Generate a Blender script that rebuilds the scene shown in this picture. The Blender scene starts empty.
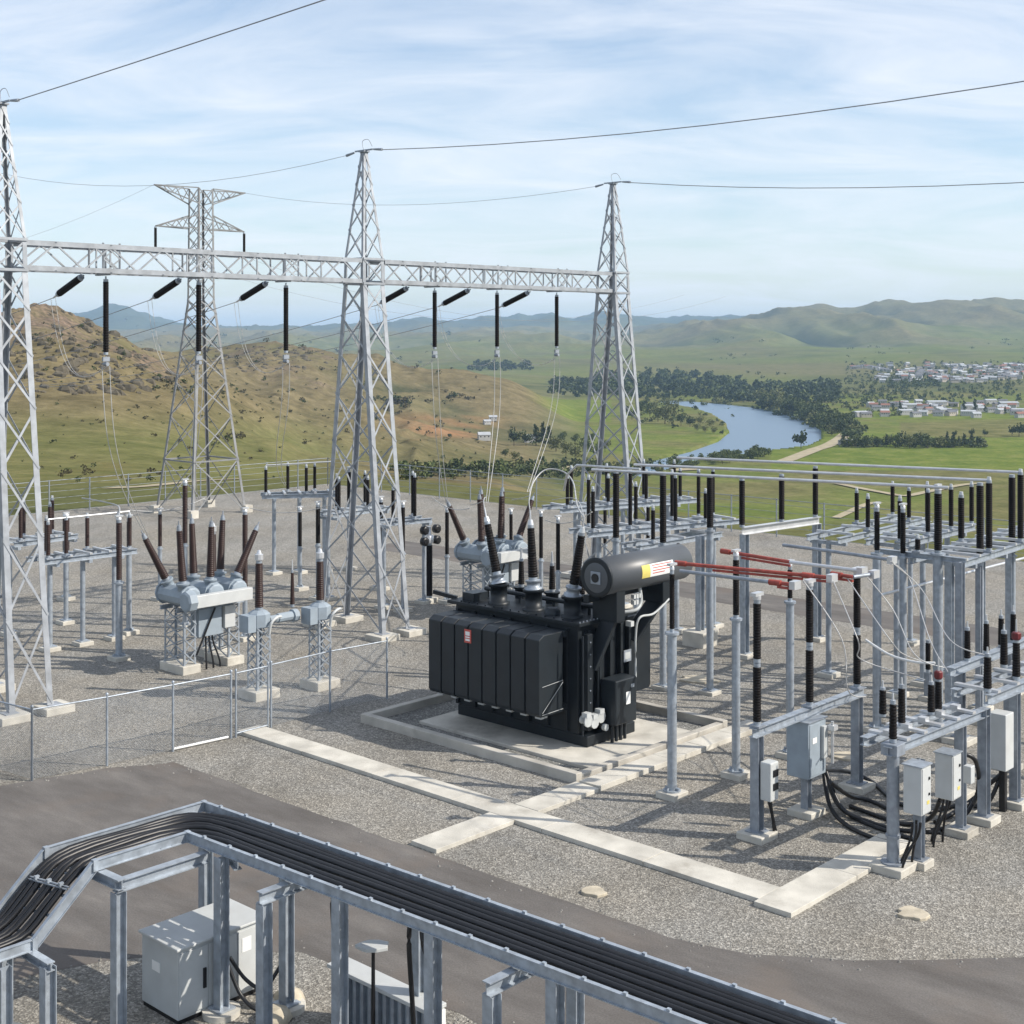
import bpy, math, random
import numpy as np
from mathutils import Vector as V, Matrix

random.seed(7)
RNG = np.random.default_rng(11)
SC = bpy.context.scene
COL = SC.collection

# ------------------------------------------------------------------ frame of reference
F, HY, CH = 1384.0, 337.5, 12.0           # focal length (px), horizon row, camera height (m)
GA = math.atan2(0.7336, 0.6795)            # the yard's own axes are turned by this angle
CA, SA = math.cos(GA), math.sin(GA)

def at(px, py, z=0.0):
    d = F * (CH - z) / (py - HY)
    return V(((px - 512) * d / F, d, z))
def atD(px, py, d):
    return V(((px - 512) * d / F, d, CH - (py - HY) * d / F))
def zat(py, d):
    return CH - (py - HY) * d / F
def uv(u, v, z=0.0):
    return V((CA * u - SA * v, SA * u + CA * v, z))
def touv(p):
    return (CA * p[0] + SA * p[1], -SA * p[0] + CA * p[1])
G3 = V((CA, SA, 0)); P3 = V((-SA, CA, 0)); UP = V((0, 0, 1))

# ------------------------------------------------------------------ materials
def new_mat(name):
    m = bpy.data.materials.new(name); m.use_nodes = True
    nt = m.node_tree
    return m, nt, nt.nodes['Principled BSDF']

def N(nt, typ, **kw):
    n = nt.nodes.new(typ)
    for k, v in kw.items():
        if k.startswith('in_'):
            n.inputs[k[3:].replace('_', ' ')].default_value = v
        else:
            setattr(n, k, v)
    return n

def ramp(nt, stops, interp='LINEAR'):
    r = nt.nodes.new('ShaderNodeValToRGB'); r.color_ramp.interpolation = interp
    e = r.color_ramp.elements
    while len(e) < len(stops): e.new(0.5)
    for el, (p, c) in zip(e, stops):
        el.position = p
        el.color = (c[0], c[1], c[2], 1) if not isinstance(c, (int, float)) else (c, c, c, 1)
    return r

def mixrgb(nt, a, b, fac, typ='MIX'):
    m = nt.nodes.new('ShaderNodeMix'); m.data_type = 'RGBA'; m.blend_type = typ
    for sock, val in ((m.inputs[0], fac), (m.inputs[6], a), (m.inputs[7], b)):
        if hasattr(val, 'links'): nt.links.new(val, sock)
        elif isinstance(val, (int, float)): sock.default_value = val
        else: sock.default_value = (val[0], val[1], val[2], 1)
    return m.outputs[2]

def simple(name, col, rough=0.5, metal=0.0, var=0.25, scale=3.0, bump=0.0, bscale=40.0, spec=0.5, dirt=None):
    m, nt, b = new_mat(name)
    tc = N(nt, 'ShaderNodeTexCoord')
    n = N(nt, 'ShaderNodeTexNoise'); n.inputs['Scale'].default_value = scale; n.inputs['Detail'].default_value = 5
    nt.links.new(tc.outputs['Object'], n.inputs['Vector'])
    r = ramp(nt, [(0.3, [c * (1 - var) for c in col]), (0.7, [min(1, c * (1 + var)) for c in col])])
    nt.links.new(n.outputs['Fac'], r.inputs[0])
    out = r.outputs[0]
    if dirt:
        n2 = N(nt, 'ShaderNodeTexNoise'); n2.inputs['Scale'].default_value = scale * 0.37; n2.inputs['Detail'].default_value = 8
        n2.inputs['Roughness'].default_value = 0.7
        nt.links.new(tc.outputs['Object'], n2.inputs['Vector'])
        r2 = ramp(nt, [(0.52, 0.0), (0.7, 1.0)])
        nt.links.new(n2.outputs['Fac'], r2.inputs[0])
        mm = N(nt, 'ShaderNodeMath', operation='MULTIPLY'); mm.inputs[1].default_value = dirt[3]
        nt.links.new(r2.outputs[0], mm.inputs[0])
        out = mixrgb(nt, out, dirt[:3], mm.outputs[0])
    nt.links.new(out, b.inputs['Base Color'])
    b.inputs['Roughness'].default_value = rough; b.inputs['Metallic'].default_value = metal
    b.inputs['Specular IOR Level'].default_value = spec
    if bump:
        nb = N(nt, 'ShaderNodeTexNoise'); nb.inputs['Scale'].default_value = bscale; nb.inputs['Detail'].default_value = 4
        nt.links.new(tc.outputs['Object'], nb.inputs['Vector'])
        bp = N(nt, 'ShaderNodeBump'); bp.inputs['Strength'].default_value = bump; bp.inputs['Distance'].default_value = 0.02
        nt.links.new(nb.outputs['Fac'], bp.inputs['Height']); nt.links.new(bp.outputs[0], b.inputs['Normal'])
    return m

M = {}
M['galv'] = simple('galvanised steel', (0.345, 0.385, 0.43), 0.42, 0.35, 0.2, 6, 0.08, 60, dirt=(0.24, 0.255, 0.275, 0.5))
M['galvd'] = simple('weathered galvanised steel', (0.285, 0.315, 0.355), 0.5, 0.35, 0.2, 5, 0.08, 60, dirt=(0.18, 0.19, 0.21, 0.5))
M['lattice'] = simple('lattice steel', (0.33, 0.35, 0.375), 0.5, 0.3, 0.2, 2.5, dirt=(0.20, 0.205, 0.21, 0.6))
M['lattice2'] = simple('old pylon steel', (0.22, 0.225, 0.23), 0.6, 0.2, 0.2, 1.5)
M['alu'] = simple('aluminium tube', (0.62, 0.63, 0.64), 0.35, 0.5, 0.10, 4)
M['wire'] = simple('stranded conductor', (0.24, 0.25, 0.27), 0.5, 0.2, 0.1, 4)
M['dropper'] = simple('bright stranded conductor', (0.46, 0.46, 0.455), 0.5, 0.2, 0.1, 4)
M['glazeb'] = simple('brown porcelain glaze', (0.031, 0.0145, 0.0115), 0.45, 0, 0.25, 5, spec=.35)
M['glazek'] = simple('black brown porcelain glaze', (0.009, 0.0072, 0.007), 0.55, 0, 0.3, 5, spec=.15)
M['black'] = simple('black rubber sheath', (0.0065, 0.0065, 0.008), 0.42, 0, 0.35, 7, 0.05, 50)
M['tank'] = simple('dark transformer paint', (0.013, 0.017, 0.021), 0.45, 0, 0.18, 2.2, 0.03, 18, dirt=(0.028, 0.029, 0.028, 0.3), spec=.35)
M['tankl'] = simple('satin dark transformer paint', (0.014, 0.019, 0.024), 0.42, 0, 0.14, 2.2, dirt=(0.026, 0.029, 0.030, 0.3), spec=.4)
M['cons'] = simple('weathered conservator paint with painted sheen', (0.075, 0.082, 0.09), 0.42, 0, 0.10, 1.6, dirt=(0.11, 0.11, 0.11, 0.3))  # base lightened all over to stand in for satin sheen from the sky
M['grey'] = simple('grey equipment paint', (0.46, 0.48, 0.48), 0.5, 0, 0.08, 2.5, 0.02, 20, dirt=(0.32, 0.31, 0.28, 0.35))
M['bgrey'] = simple('blue grey equipment paint', (0.27, 0.32, 0.365), 0.6, 0, 0.10, 2.5, dirt=(0.25, 0.26, 0.26, 0.3))
M['lgrey'] = simple('pale equipment paint', (0.50, 0.515, 0.51), 0.5, 0, 0.06, 2.5, dirt=(0.45, 0.43, 0.38, 0.3))
M['white'] = simple('white paint', (0.78, 0.78, 0.76), 0.5, 0, 0.05, 3)
M['red'] = simple('red switch paint', (0.33, 0.060, 0.042), 0.65, 0, 0.3, 6, dirt=(0.20, 0.07, 0.055, 0.7))
M['capred'] = simple('dark red cap', (0.13, 0.012, 0.014), 0.5, 0, 0.25, 6)
M['signred'] = simple('red sign', (0.50, 0.09, 0.07), 0.5, 0, 0.05, 3)
M['yellow'] = simple('yellow sign', (0.62, 0.52, 0.14), 0.6, 0, 0.05, 3)
M['concrete'] = simple('concrete', (0.53, 0.505, 0.445), 0.85, 0, 0.2, 1.3, 0.35, 28, 0.2, dirt=(0.27, 0.245, 0.205, 0.75))
M['concreted'] = simple('stained concrete', (0.46, 0.435, 0.385), 0.85, 0, 0.22, 1.1, 0.25, 35, 0.2, dirt=(0.22, 0.20, 0.17, 0.6))
M['concreted2'] = simple('loose stone', (0.24, 0.23, 0.21), 0.95, 0, 0.35, 9, 0, 1, 0.1)
M['stone'] = simple('pale stone', (0.45, 0.40, 0.31), 0.9, 0, 0.2, 4, 0.3, 25, 0.2)
M['rock'] = simple('hill rock', (0.105, 0.090, 0.064), 0.95, 0, 0.35, 0.4, 0.3, 1, 0.2)
M['bark'] = simple('bark', (0.10, 0.075, 0.05), 0.9, 0, 0.3, 3, 0, 1, 0.2)
M['roofd'] = simple('dark roof', (0.13, 0.13, 0.14), 0.7, 0, 0.2, 0.3)
M['roofl'] = simple('pale metal roof', (0.40, 0.415, 0.43), 0.5, 0, 0.1, 0.2)
M['roofr'] = simple('rust red roof', (0.24, 0.11, 0.08), 0.7, 0, 0.15, 0.3)
M['wallw'] = simple('white house wall', (0.42, 0.41, 0.39), 0.8, 0, 0.08, 0.3)
M['wallt'] = simple('tan house wall', (0.42, 0.37, 0.31), 0.8, 0, 0.12, 0.3)

def foliage(name, a, b):
    m, nt, bs = new_mat(name)
    g = N(nt, 'ShaderNodeNewGeometry')
    r = ramp(nt, [(0.0, a), (1.0, b)])
    nt.links.new(g.outputs['Random Per Island'], r.inputs[0])
    nt.links.new(r.outputs[0], bs.inputs['Base Color'])
    bs.inputs['Roughness'].default_value = 0.7; bs.inputs['Specular IOR Level'].default_value = 0.15
    return m
M['leafd'] = foliage('dark foliage', (0.030, 0.044, 0.018), (0.075, 0.095, 0.036))
M['leafm'] = foliage('mid foliage', (0.055, 0.078, 0.026), (0.125, 0.145, 0.052))
M['leafl'] = foliage('pale foliage', (0.10, 0.115, 0.042), (0.19, 0.19, 0.078))
M['scrub'] = foliage('hill scrub', (0.045, 0.042, 0.022), (0.10, 0.085, 0.045))

def gravel_mat(name, dark, light, brown):
    m, nt, b = new_mat(name)
    tc = N(nt, 'ShaderNodeTexCoord')
    vo = N(nt, 'ShaderNodeTexVoronoi'); vo.inputs['Scale'].default_value = 27
    nt.links.new(tc.outputs['Object'], vo.inputs['Vector'])
    sep = N(nt, 'ShaderNodeSeparateColor'); nt.links.new(vo.outputs['Color'], sep.inputs[0])
    r = ramp(nt, [(0.0, dark), (0.55, [(a + c) / 2 for a, c in zip(dark, light)]), (0.8, light), (1.0, [min(1, c * 1.35) for c in light])])
    nt.links.new(sep.outputs[0], r.inputs[0])
    n1 = N(nt, 'ShaderNodeTexNoise'); n1.inputs['Scale'].default_value = 6; n1.inputs['Detail'].default_value = 6
    n1.inputs['Roughness'].default_value = 0.75
    nt.links.new(tc.outputs['Object'], n1.inputs['Vector'])
    r1 = ramp(nt, [(0.3, 0.72), (0.7, 1.22)]); nt.links.new(n1.outputs['Fac'], r1.inputs[0])
    c1 = mixrgb(nt, r.outputs[0], r1.outputs[0], 1.0, 'MULTIPLY')
    n2 = N(nt, 'ShaderNodeTexNoise'); n2.inputs['Scale'].default_value = 0.16; n2.inputs['Detail'].default_value = 7
    n2.inputs['Roughness'].default_value = 0.62
    nt.links.new(tc.outputs['Object'], n2.inputs['Vector'])
    r2 = ramp(nt, [(0.40, 0.0), (0.66, 0.95)]); nt.links.new(n2.outputs['Fac'], r2.inputs[0])
    c2 = mixrgb(nt, c1, mixrgb(nt, c1, brown, 1.0, 'MULTIPLY'), r2.outputs[0])
    n3 = N(nt, 'ShaderNodeTexNoise'); n3.inputs['Scale'].default_value = 0.42; n3.inputs['Detail'].default_value = 6; n3.inputs['Roughness'].default_value = 0.7
    mp3 = N(nt, 'ShaderNodeMapping'); mp3.inputs['Rotation'].default_value = (0, 0, -GA); mp3.inputs['Scale'].default_value = (1.0, 0.35, 1)
    nt.links.new(tc.outputs['Object'], mp3.inputs['Vector']); nt.links.new(mp3.outputs[0], n3.inputs['Vector'])
    r3 = ramp(nt, [(0.34, 0.80), (0.5, 1.0), (0.68, 1.14)]); nt.links.new(n3.outputs['Fac'], r3.inputs[0])
    c2 = mixrgb(nt, c2, r3.outputs[0], 1.0, 'MULTIPLY')
    nt.links.new(c2, b.inputs['Base Color'])
    b.inputs['Roughness'].default_value = 0.95; b.inputs['Specular IOR Level'].default_value = 0.15
    bp = N(nt, 'ShaderNodeBump'); bp.inputs['Strength'].default_value = 0.6; bp.inputs['Distance'].default_value = 0.03
    nt.links.new(vo.outputs['Distance'], bp.inputs['Height']); nt.links.new(bp.outputs[0], b.inputs['Normal'])
    return m
M['gravel'] = gravel_mat('yard gravel', (0.155, 0.148, 0.134), (0.312, 0.300, 0.272), (1.0, 0.95, 0.875))
M['pebble'] = gravel_mat('bund pebbles', (0.12, 0.12, 0.115), (0.29, 0.285, 0.27), (0.9, 0.9, 0.85))

def asphalt_mat():
    m, nt, b = new_mat('worn asphalt')
    tc = N(nt, 'ShaderNodeTexCoord')
    mp = N(nt, 'ShaderNodeMapping'); mp.inputs['Rotation'].default_value = (0, 0, -GA)
    nt.links.new(tc.outputs['Object'], mp.inputs['Vector'])
    st = N(nt, 'ShaderNodeMapping'); st.inputs['Scale'].default_value = (0.9, 0.28, 1)
    nt.links.new(mp.outputs[0], st.inputs['Vector'])
    n0 = N(nt, 'ShaderNodeTexNoise'); n0.inputs['Scale'].default_value = 1.0; n0.inputs['Detail'].default_value = 7
    n0.inputs['Roughness'].default_value = 0.65
    nt.links.new(st.outputs[0], n0.inputs['Vector'])
    r0 = ramp(nt, [(0.32, (0.096, 0.087, 0.079)), (0.48, (0.124, 0.114, 0.105)), (0.62, (0.155, 0.143, 0.131)), (0.75, (0.205, 0.188, 0.168))])
    nt.links.new(n0.outputs['Fac'], r0.inputs[0])
    n1 = N(nt, 'ShaderNodeTexNoise'); n1.inputs['Scale'].default_value = 26; n1.inputs['Detail'].default_value = 5
    nt.links.new(tc.outputs['Object'], n1.inputs['Vector'])
    r1 = ramp(nt, [(0.3, 0.82), (0.7, 1.18)]); nt.links.new(n1.outputs['Fac'], r1.inputs[0])
    c = mixrgb(nt, r0.outputs[0], r1.outputs[0], 1.0, 'MULTIPLY')
    n2 = N(nt, 'ShaderNodeTexNoise'); n2.inputs['Scale'].default_value = 0.35; n2.inputs['Detail'].default_value = 4
    nt.links.new(tc.outputs['Object'], n2.inputs['Vector'])
    r2 = ramp(nt, [(0.52, 0.0), (0.66, 0.6)]); nt.links.new(n2.outputs['Fac'], r2.inputs[0])
    c = mixrgb(nt, c, (0.155, 0.128, 0.106), r2.outputs[0])
    nt.links.new(c, b.inputs['Base Color'])
    b.inputs['Roughness'].default_value = 0.85; b.inputs['Specular IOR Level'].default_value = 0.25
    bp = N(nt, 'ShaderNodeBump'); bp.inputs['Strength'].default_value = 0.15; bp.inputs['Distance'].default_value = 0.02
    nt.links.new(n1.outputs['Fac'], bp.inputs['Height']); nt.links.new(bp.outputs[0], b.inputs['Normal'])
    return m
M['asphalt'] = asphalt_mat()

def water_mat():
    m, nt, b = new_mat('river water')
    b.inputs['Base Color'].default_value = (0.12, 0.18, 0.25, 1)
    b.inputs['Roughness'].default_value = 0.32
    b.inputs['IOR'].default_value = 1.33
    tc = N(nt, 'ShaderNodeTexCoord')
    n = N(nt, 'ShaderNodeTexNoise'); n.inputs['Scale'].default_value = 0.35; n.inputs['Detail'].default_value = 5
    nt.links.new(tc.outputs['Object'], n.inputs['Vector'])
    bp = N(nt, 'ShaderNodeBump'); bp.inputs['Strength'].default_value = 0.25; bp.inputs['Distance'].default_value = 0.5
    nt.links.new(n.outputs['Fac'], bp.inputs['Height']); nt.links.new(bp.outputs[0], b.inputs['Normal'])
    return m
M['water'] = water_mat()

def terrain_mat():
    m, nt, b = new_mat('hill and valley ground')
    tc = N(nt, 'ShaderNodeTexCoord')
    at_ = N(nt, 'ShaderNodeAttribute', attribute_name='zone')
    sep = N(nt, 'ShaderNodeSeparateColor'); nt.links.new(at_.outputs['Color'], sep.inputs[0])
    def noise(s, d=7, r=0.65):
        n = N(nt, 'ShaderNodeTexNoise'); n.inputs['Scale'].default_value = s; n.inputs['Detail'].default_value = d
        n.inputs['Roughness'].default_value = r
        nt.links.new(tc.outputs['Object'], n.inputs['Vector']); return n
    na = noise(0.012); nb_ = noise(0.09); nc = noise(0.5)
    base = ramp(nt, [(0.35, (0.072, 0.086, 0.036)), (0.5, (0.12, 0.125, 0.055)), (0.65, (0.175, 0.165, 0.08))])
    nt.links.new(na.outputs['Fac'], base.inputs[0])
    lush = ramp(nt, [(0.35, (0.100, 0.140, 0.026)), (0.55, (0.152, 0.182, 0.042)), (0.72, (0.215, 0.212, 0.07))])
    nt.links.new(nb_.outputs['Fac'], lush.inputs[0])
    dry = ramp(nt, [(0.3, (0.098, 0.080, 0.041)), (0.48, (0.155, 0.127, 0.067)), (0.7, (0.225, 0.182, 0.10))])
    nt.links.new(nb_.outputs['Fac'], dry.inputs[0])
    rock = ramp(nt, [(0.35, (0.085, 0.07, 0.055)), (0.65, (0.24, 0.175, 0.125))])
    nt.links.new(nc.outputs['Fac'], rock.inputs[0])
    c = mixrgb(nt, base.outputs[0], lush.outputs[0], sep.outputs[0])
    c = mixrgb(nt, c, dry.outputs[0], sep.outputs[1])
    # rock breaks through in ragged patches
    ad = N(nt, 'ShaderNodeMath', operation='ADD'); nt.links.new(sep.outputs[2], ad.inputs[0]); nt.links.new(noise(0.05, 9, 0.75).outputs['Fac'], ad.inputs[1])
    rr = ramp(nt, [(0.0, 0.0), (0.98, 0.0), (1.0, 0.0)])
    sb = N(nt, 'ShaderNodeMapRange'); sb.inputs['From Min'].default_value = 1.0; sb.inputs['From Max'].default_value = 1.22
    nt.links.new(ad.outputs[0], sb.inputs['Value'])
    c = mixrgb(nt, c, rock.outputs[0], sb.outputs[0])
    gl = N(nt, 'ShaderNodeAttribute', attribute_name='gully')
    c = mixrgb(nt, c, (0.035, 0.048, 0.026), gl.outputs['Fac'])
    c = mixrgb(nt, c, (0.30, 0.165, 0.085), at_.outputs['Alpha'])
    sp = ramp(nt, [(0.3, 0.70), (0.7, 1.2)]); nt.links.new(nc.outputs['Fac'], sp.inputs[0])
    c = mixrgb(nt, c, sp.outputs[0], 0.8, 'MULTIPLY')
    nt.links.new(c, b.inputs['Base Color'])
    b.inputs['Roughness'].default_value = 1.0; b.inputs['Specular IOR Level'].default_value = 0.0
    bp = N(nt, 'ShaderNodeBump'); bp.inputs['Strength'].default_value = 0.8; bp.inputs['Distance'].default_value = 1.2
    nt.links.new(nb_.outputs['Fac'], bp.inputs['Height']); nt.links.new(bp.outputs[0], b.inputs['Normal'])
    return m
M['terrain'] = terrain_mat()
M['track'] = simple('pale dirt track', (0.36, 0.31, 0.21), 0.95, 0, 0.2, 0.3, 0, 1, 0.1)

# ------------------------------------------------------------------ mesh builder and tagging
ROOT = {}
def words(s): return len(s.split())
def tag(o, label, cat, group=None, kind=None):
    if label:
        if not 4 <= words(label) <= 16: print('LABEL LENGTH', words(label), label)
        o['label'] = label
    if cat: o['category'] = cat
    if group: o['group'] = group
    if kind: o['kind'] = kind
    return o

def thing(name, loc, label, cat, group=None, rz=GA):
    o = bpy.data.objects.new(name, None); COL.objects.link(o)
    o.empty_display_size = 0.3
    o.location = loc; o.rotation_euler = (0, 0, rz)
    ROOT[o] = Matrix.Translation(V(loc)) @ Matrix.Rotation(rz, 4, 'Z')
    return tag(o, label, cat, group)

def frame_of(d, up=UP):
    d = d.normalized()
    s = d.cross(up)
    if s.length < 1e-4: s = d.cross(V((1, 0, 0)))
    s.normalize()
    return d, s, s.cross(d).normalized()

class MB:
    def __init__(self):
        self.v = []; self.f = []; self.m = []; self.s = []
    def add(self, vs, fs, mat=0, smooth=False):
        o = len(self.v); self.v.extend([tuple(p) for p in vs])
        for f in fs:
            self.f.append([i + o for i in f]); self.m.append(mat); self.s.append(smooth)
        return self
    HEX = [(0, 3, 2, 1), (4, 5, 6, 7), (0, 1, 5, 4), (1, 2, 6, 5), (2, 3, 7, 6), (3, 0, 4, 7)]
    def box(self, c, sx, sy, sz, rz=GA, mat=0):
        c = V(c); ca, sa = math.cos(rz), math.sin(rz); vs = []
        for z in (-.5, .5):
            for x, y in ((-.5, -.5), (.5, -.5), (.5, .5), (-.5, .5)):
                X, Y = x * sx, y * sy
                vs.append((c.x + ca * X - sa * Y, c.y + sa * X + ca * Y, c.z + z * sz))
        return self.add(vs, self.HEX, mat)
    def ubox(self, u0, u1, v0, v1, z0, z1, mat=0):
        return self.box(uv((u0 + u1) / 2, (v0 + v1) / 2, (z0 + z1) / 2), u1 - u0, v1 - v0, z1 - z0, GA, mat)
    def bar(self, p0, p1, w, h=None, up=UP, mat=0, off=(0, 0)):
        h = h or w; p0, p1 = V(p0), V(p1)
        d, s, t = frame_of(p1 - p0, up)
        o = s * off[0] + t * off[1]
        vs = []
        for p in (p0, p1):
            for x, y in ((-.5, -.5), (.5, -.5), (.5, .5), (-.5, .5)):
                vs.append(p + o + s * (x * w) + t * (y * h))
        return self.add(vs, self.HEX, mat)
    def angle(self, p0, p1, w, t=0.02, a=None, b=None, mat=0):
        # an L section: two plates meeting along the line p0-p1, running off along a and b
        p0, p1 = V(p0), V(p1); d = (p1 - p0).normalized()
        a = (V(a) - d * V(a).dot(d)).normalized(); b = (V(b) - d * V(b).dot(d)).normalized()
        for q, r, s0 in ((a, b, 0.0), (b, a, t)):
            vs = []
            for p in (p0, p1):
                for x, y in ((s0, 0), (w, 0), (w, t), (s0, t)):
                    vs.append(p + q * x + r * y)
            self.add(vs, self.HEX, mat)
        return self
    def ibeam(self, p0, p1, w, h, t=0.018, up=UP, mat=0):
        self.bar(p0, p1, w, t, up, mat, (0, (h - t) / 2)); self.bar(p0, p1, w, t, up, mat, (0, -(h - t) / 2))
        return self.bar(p0, p1, t, h - 2 * t, up, mat)
    def tube(self, p0, p1, r0, r1=None, n=10, mat=0, cap=True):
        r1 = r0 if r1 is None else r1; p0, p1 = V(p0), V(p1)
        d, s, t = frame_of(p1 - p0)
        vs = []
        for p, r in ((p0, r0), (p1, r1)):
            for k in range(n):
                a = 2 * math.pi * k / n
                vs.append(p + s * (r * math.cos(a)) + t * (r * math.sin(a)))
        self.add(vs, [(k, (k + 1) % n, n + (k + 1) % n, n + k) for k in range(n)], mat, True)
        if cap:
            self.add(vs, [tuple(range(n - 1, -1, -1)), tuple(range(n, 2 * n))], mat)
        return self
    def path(self, pts, r, n=6, mat=0):
        pts = [V(p) for p in pts]; vs = []
        for i, p in enumerate(pts):
            d = pts[min(i + 1, len(pts) - 1)] - pts[max(i - 1, 0)]
            d, s, t = frame_of(d)
            for k in range(n):
                a = 2 * math.pi * k / n
                vs.append(p + s * (r * math.cos(a)) + t * (r * math.sin(a)))
        L = len(pts)
        fs = [(i * n + k, i * n + (k + 1) % n, (i + 1) * n + (k + 1) % n, (i + 1) * n + k) for i in range(L - 1) for k in range(n)]
        self.add(vs, fs, mat, True)
        return self.add(vs, [tuple(range(n - 1, -1, -1)), tuple(range((L - 1) * n, L * n))], mat)
    def lathe(self, base, axis, prof, n=12, mat=0, smooth=True):
        base = V(base); d, s, t = frame_of(V(axis)); vs = []
        for r, h in prof:
            for k in range(n):
                a = 2 * math.pi * k / n
                vs.append(base + d * h + s * (r * math.cos(a)) + t * (r * math.sin(a)))
        L = len(prof)
        fs = [(i * n + k, i * n + (k + 1) % n, (i + 1) * n + (k + 1) % n, (i + 1) * n + k) for i in range(L - 1) for k in range(n)]
        self.add(vs, fs, mat, smooth)
        return self.add(vs, [tuple(range(n - 1, -1, -1)), tuple(range((L - 1) * n, L * n))], mat)
    def prism(self, poly, z0, z1, mat=0):
        n = len(poly)
        vs = [V((p[0], p[1], z0)) for p in poly] + [V((p[0], p[1], z1)) for p in poly]
        return self.add(vs, [tuple(range(n - 1, -1, -1)), tuple(range(n, 2 * n))] + [(i, (i + 1) % n, n + (i + 1) % n, n + i) for i in range(n)], mat)
    def build(self, name, mats, parent=None, bevel=0, label=None):
        if not isinstance(mats, (list, tuple)): mats = [mats]
        me = bpy.data.meshes.new(name)
        vs = np.array(self.v, dtype=float)
        loc = None
        if parent is not None:
            R = np.array(ROOT[parent].inverted())
            vs = vs @ R[:3, :3].T + R[:3, 3]
        else:
            loc = ((vs[:, 0].min() + vs[:, 0].max()) / 2, (vs[:, 1].min() + vs[:, 1].max()) / 2, vs[:, 2].min())
            vs = vs - np.array(loc)
        me.from_pydata([tuple(p) for p in vs], [], self.f)
        for m in mats: me.materials.append(m)
        me.polygons.foreach_set('material_index', self.m)
        me.polygons.foreach_set('use_smooth', self.s)
        me.update()
        o = bpy.data.objects.new(name, me); COL.objects.link(o)
        if parent is not None:
            o.parent = parent; ROOT[o] = ROOT[parent]
        else:
            o.location = loc
        if bevel:
            b = o.modifiers.new('edge', 'BEVEL'); b.width = bevel; b.segments = 2; b.limit_method = 'ANGLE'
        if label: o['label'] = label
        return o

KIDS = {}
def children(o): return [c for c in bpy.data.objects if c.parent == o]
def copy_tree(o, parent=None):
    c = o.copy(); COL.objects.link(c)
    if parent is not None: c.parent = parent
    for ch in children(o): copy_tree(ch, c)
    return c
def copy_thing(o, loc, label, rz=None):
    c = copy_tree(o); c.location = loc
    if rz is not None: c.rotation_euler = (0, 0, rz)
    c['label'] = label
    return c

def sag(p0, p1, s, n=14):
    p0, p1 = V(p0), V(p1)
    return [p0.lerp(p1, i / n) - UP * (4 * s * (i / n) * (1 - i / n)) for i in range(n + 1)]
def bez(a, b, c, d, n=16):
    a, b, c, d = V(a), V(b), V(c), V(d); out = []
    for i in range(n + 1):
        t = i / n; k = 1 - t
        out.append(a * k**3 + b * (3 * k * k * t) + c * (3 * k * t * t) + d * t**3)
    return out
def smooth_path(pts, per=6):
    pts = [V(p) for p in pts]; out = []
    for i in range(len(pts) - 1):
        p0, p1, p2, p3 = pts[max(i - 1, 0)], pts[i], pts[i + 1], pts[min(i + 2, len(pts) - 1)]
        for k in range(per):
            t = k / per
            out.append(0.5 * ((2 * p1) + (p2 - p0) * t + (2 * p0 - 5 * p1 + 4 * p2 - p3) * t * t + (3 * p1 - p0 - 3 * p2 + p3) * t**3))
    out.append(pts[-1]); return out

def insulator(parent, p0, p1, r, glaze='glazek', r1=None, name='insulator', pitch=0.065, n=10):
    p0, p1 = V(p0), V(p1); r1 = r if r1 is None else r1
    L = (p1 - p0).length; d = (p1 - p0) / L
    mb = MB(); c = min(0.09, L * 0.09)
    mb.tube(p0, p0 + d * c, r * 0.85, r * 0.85, n, 1); mb.tube(p1 - d * c, p1, r1 * 0.8, r1 * 0.8, n, 1)
    k = max(4, int((L - 2 * c) / pitch)); prof = []
    for i in range(k):
        t = i / k; rr = r + (r1 - r) * t; h = c + (L - 2 * c) * t; st = (L - 2 * c) / k
        prof += [(rr * 0.88, h), (rr, h + st * 0.45), (rr * 0.99, h + st * 0.6), (rr * 0.88, h + st * 0.8)]
    prof.append((r1 * 0.7, L - c))
    mb.lathe(p0, d, prof, n, 0)
    return mb.build(name, [M[glaze], M['galv']], parent)

def footing(parent, c, s, h, mat='concrete', rz=GA, name='footing'):
    c = V(c)
    return MB().box((c.x, c.y, h / 2 - 0.1), s, s, h + 0.2, rz).build(name, M[mat], parent, 0.02)

# ------------------------------------------------------------------ terrain
def vnoise(x, y, seed=0):
    xi = np.floor(x).astype(np.int64); yi = np.floor(y).astype(np.int64)
    fx = x - xi; fy = y - yi
    fx = fx * fx * (3 - 2 * fx); fy = fy * fy * (3 - 2 * fy)
    def h(a, b):
        n = (a * 374761393 + b * 668265263 + seed * 974711) & 0x7fffffff
        n = ((n ^ (n >> 13)) * 1274126177) & 0x7fffffff
        return ((n ^ (n >> 16)) & 0xffff) / 65535.0
    return (h(xi, yi) * (1 - fx) + h(xi + 1, yi) * fx) * (1 - fy) + (h(xi, yi + 1) * (1 - fx) + h(xi + 1, yi + 1) * fx) * fy
def fbm(x, y, oct=4, seed=0):
    a = 0; amp = 0.5
    for i in range(oct):
        a = a + amp * (vnoise(x, y, seed + i) - 0.5); x = x * 2.03 + 7.1; y = y * 2.03 + 3.7; amp *= 0.5
    return a
def ridged(x, y, oct=4, seed=0):
    a = 0; amp = 0.5
    for i in range(oct):
        a = a + amp * (1 - 2 * np.abs(vnoise(x, y, seed + i) - 0.5)); x = x * 2.03 + 7.1; y = y * 2.03 + 3.7; amp *= 0.5
    return a - 0.5
def sstep(x, a, b):
    t = np.clip((x - a) / (b - a), 0, 1); return t * t * (3 - 2 * t)

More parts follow.
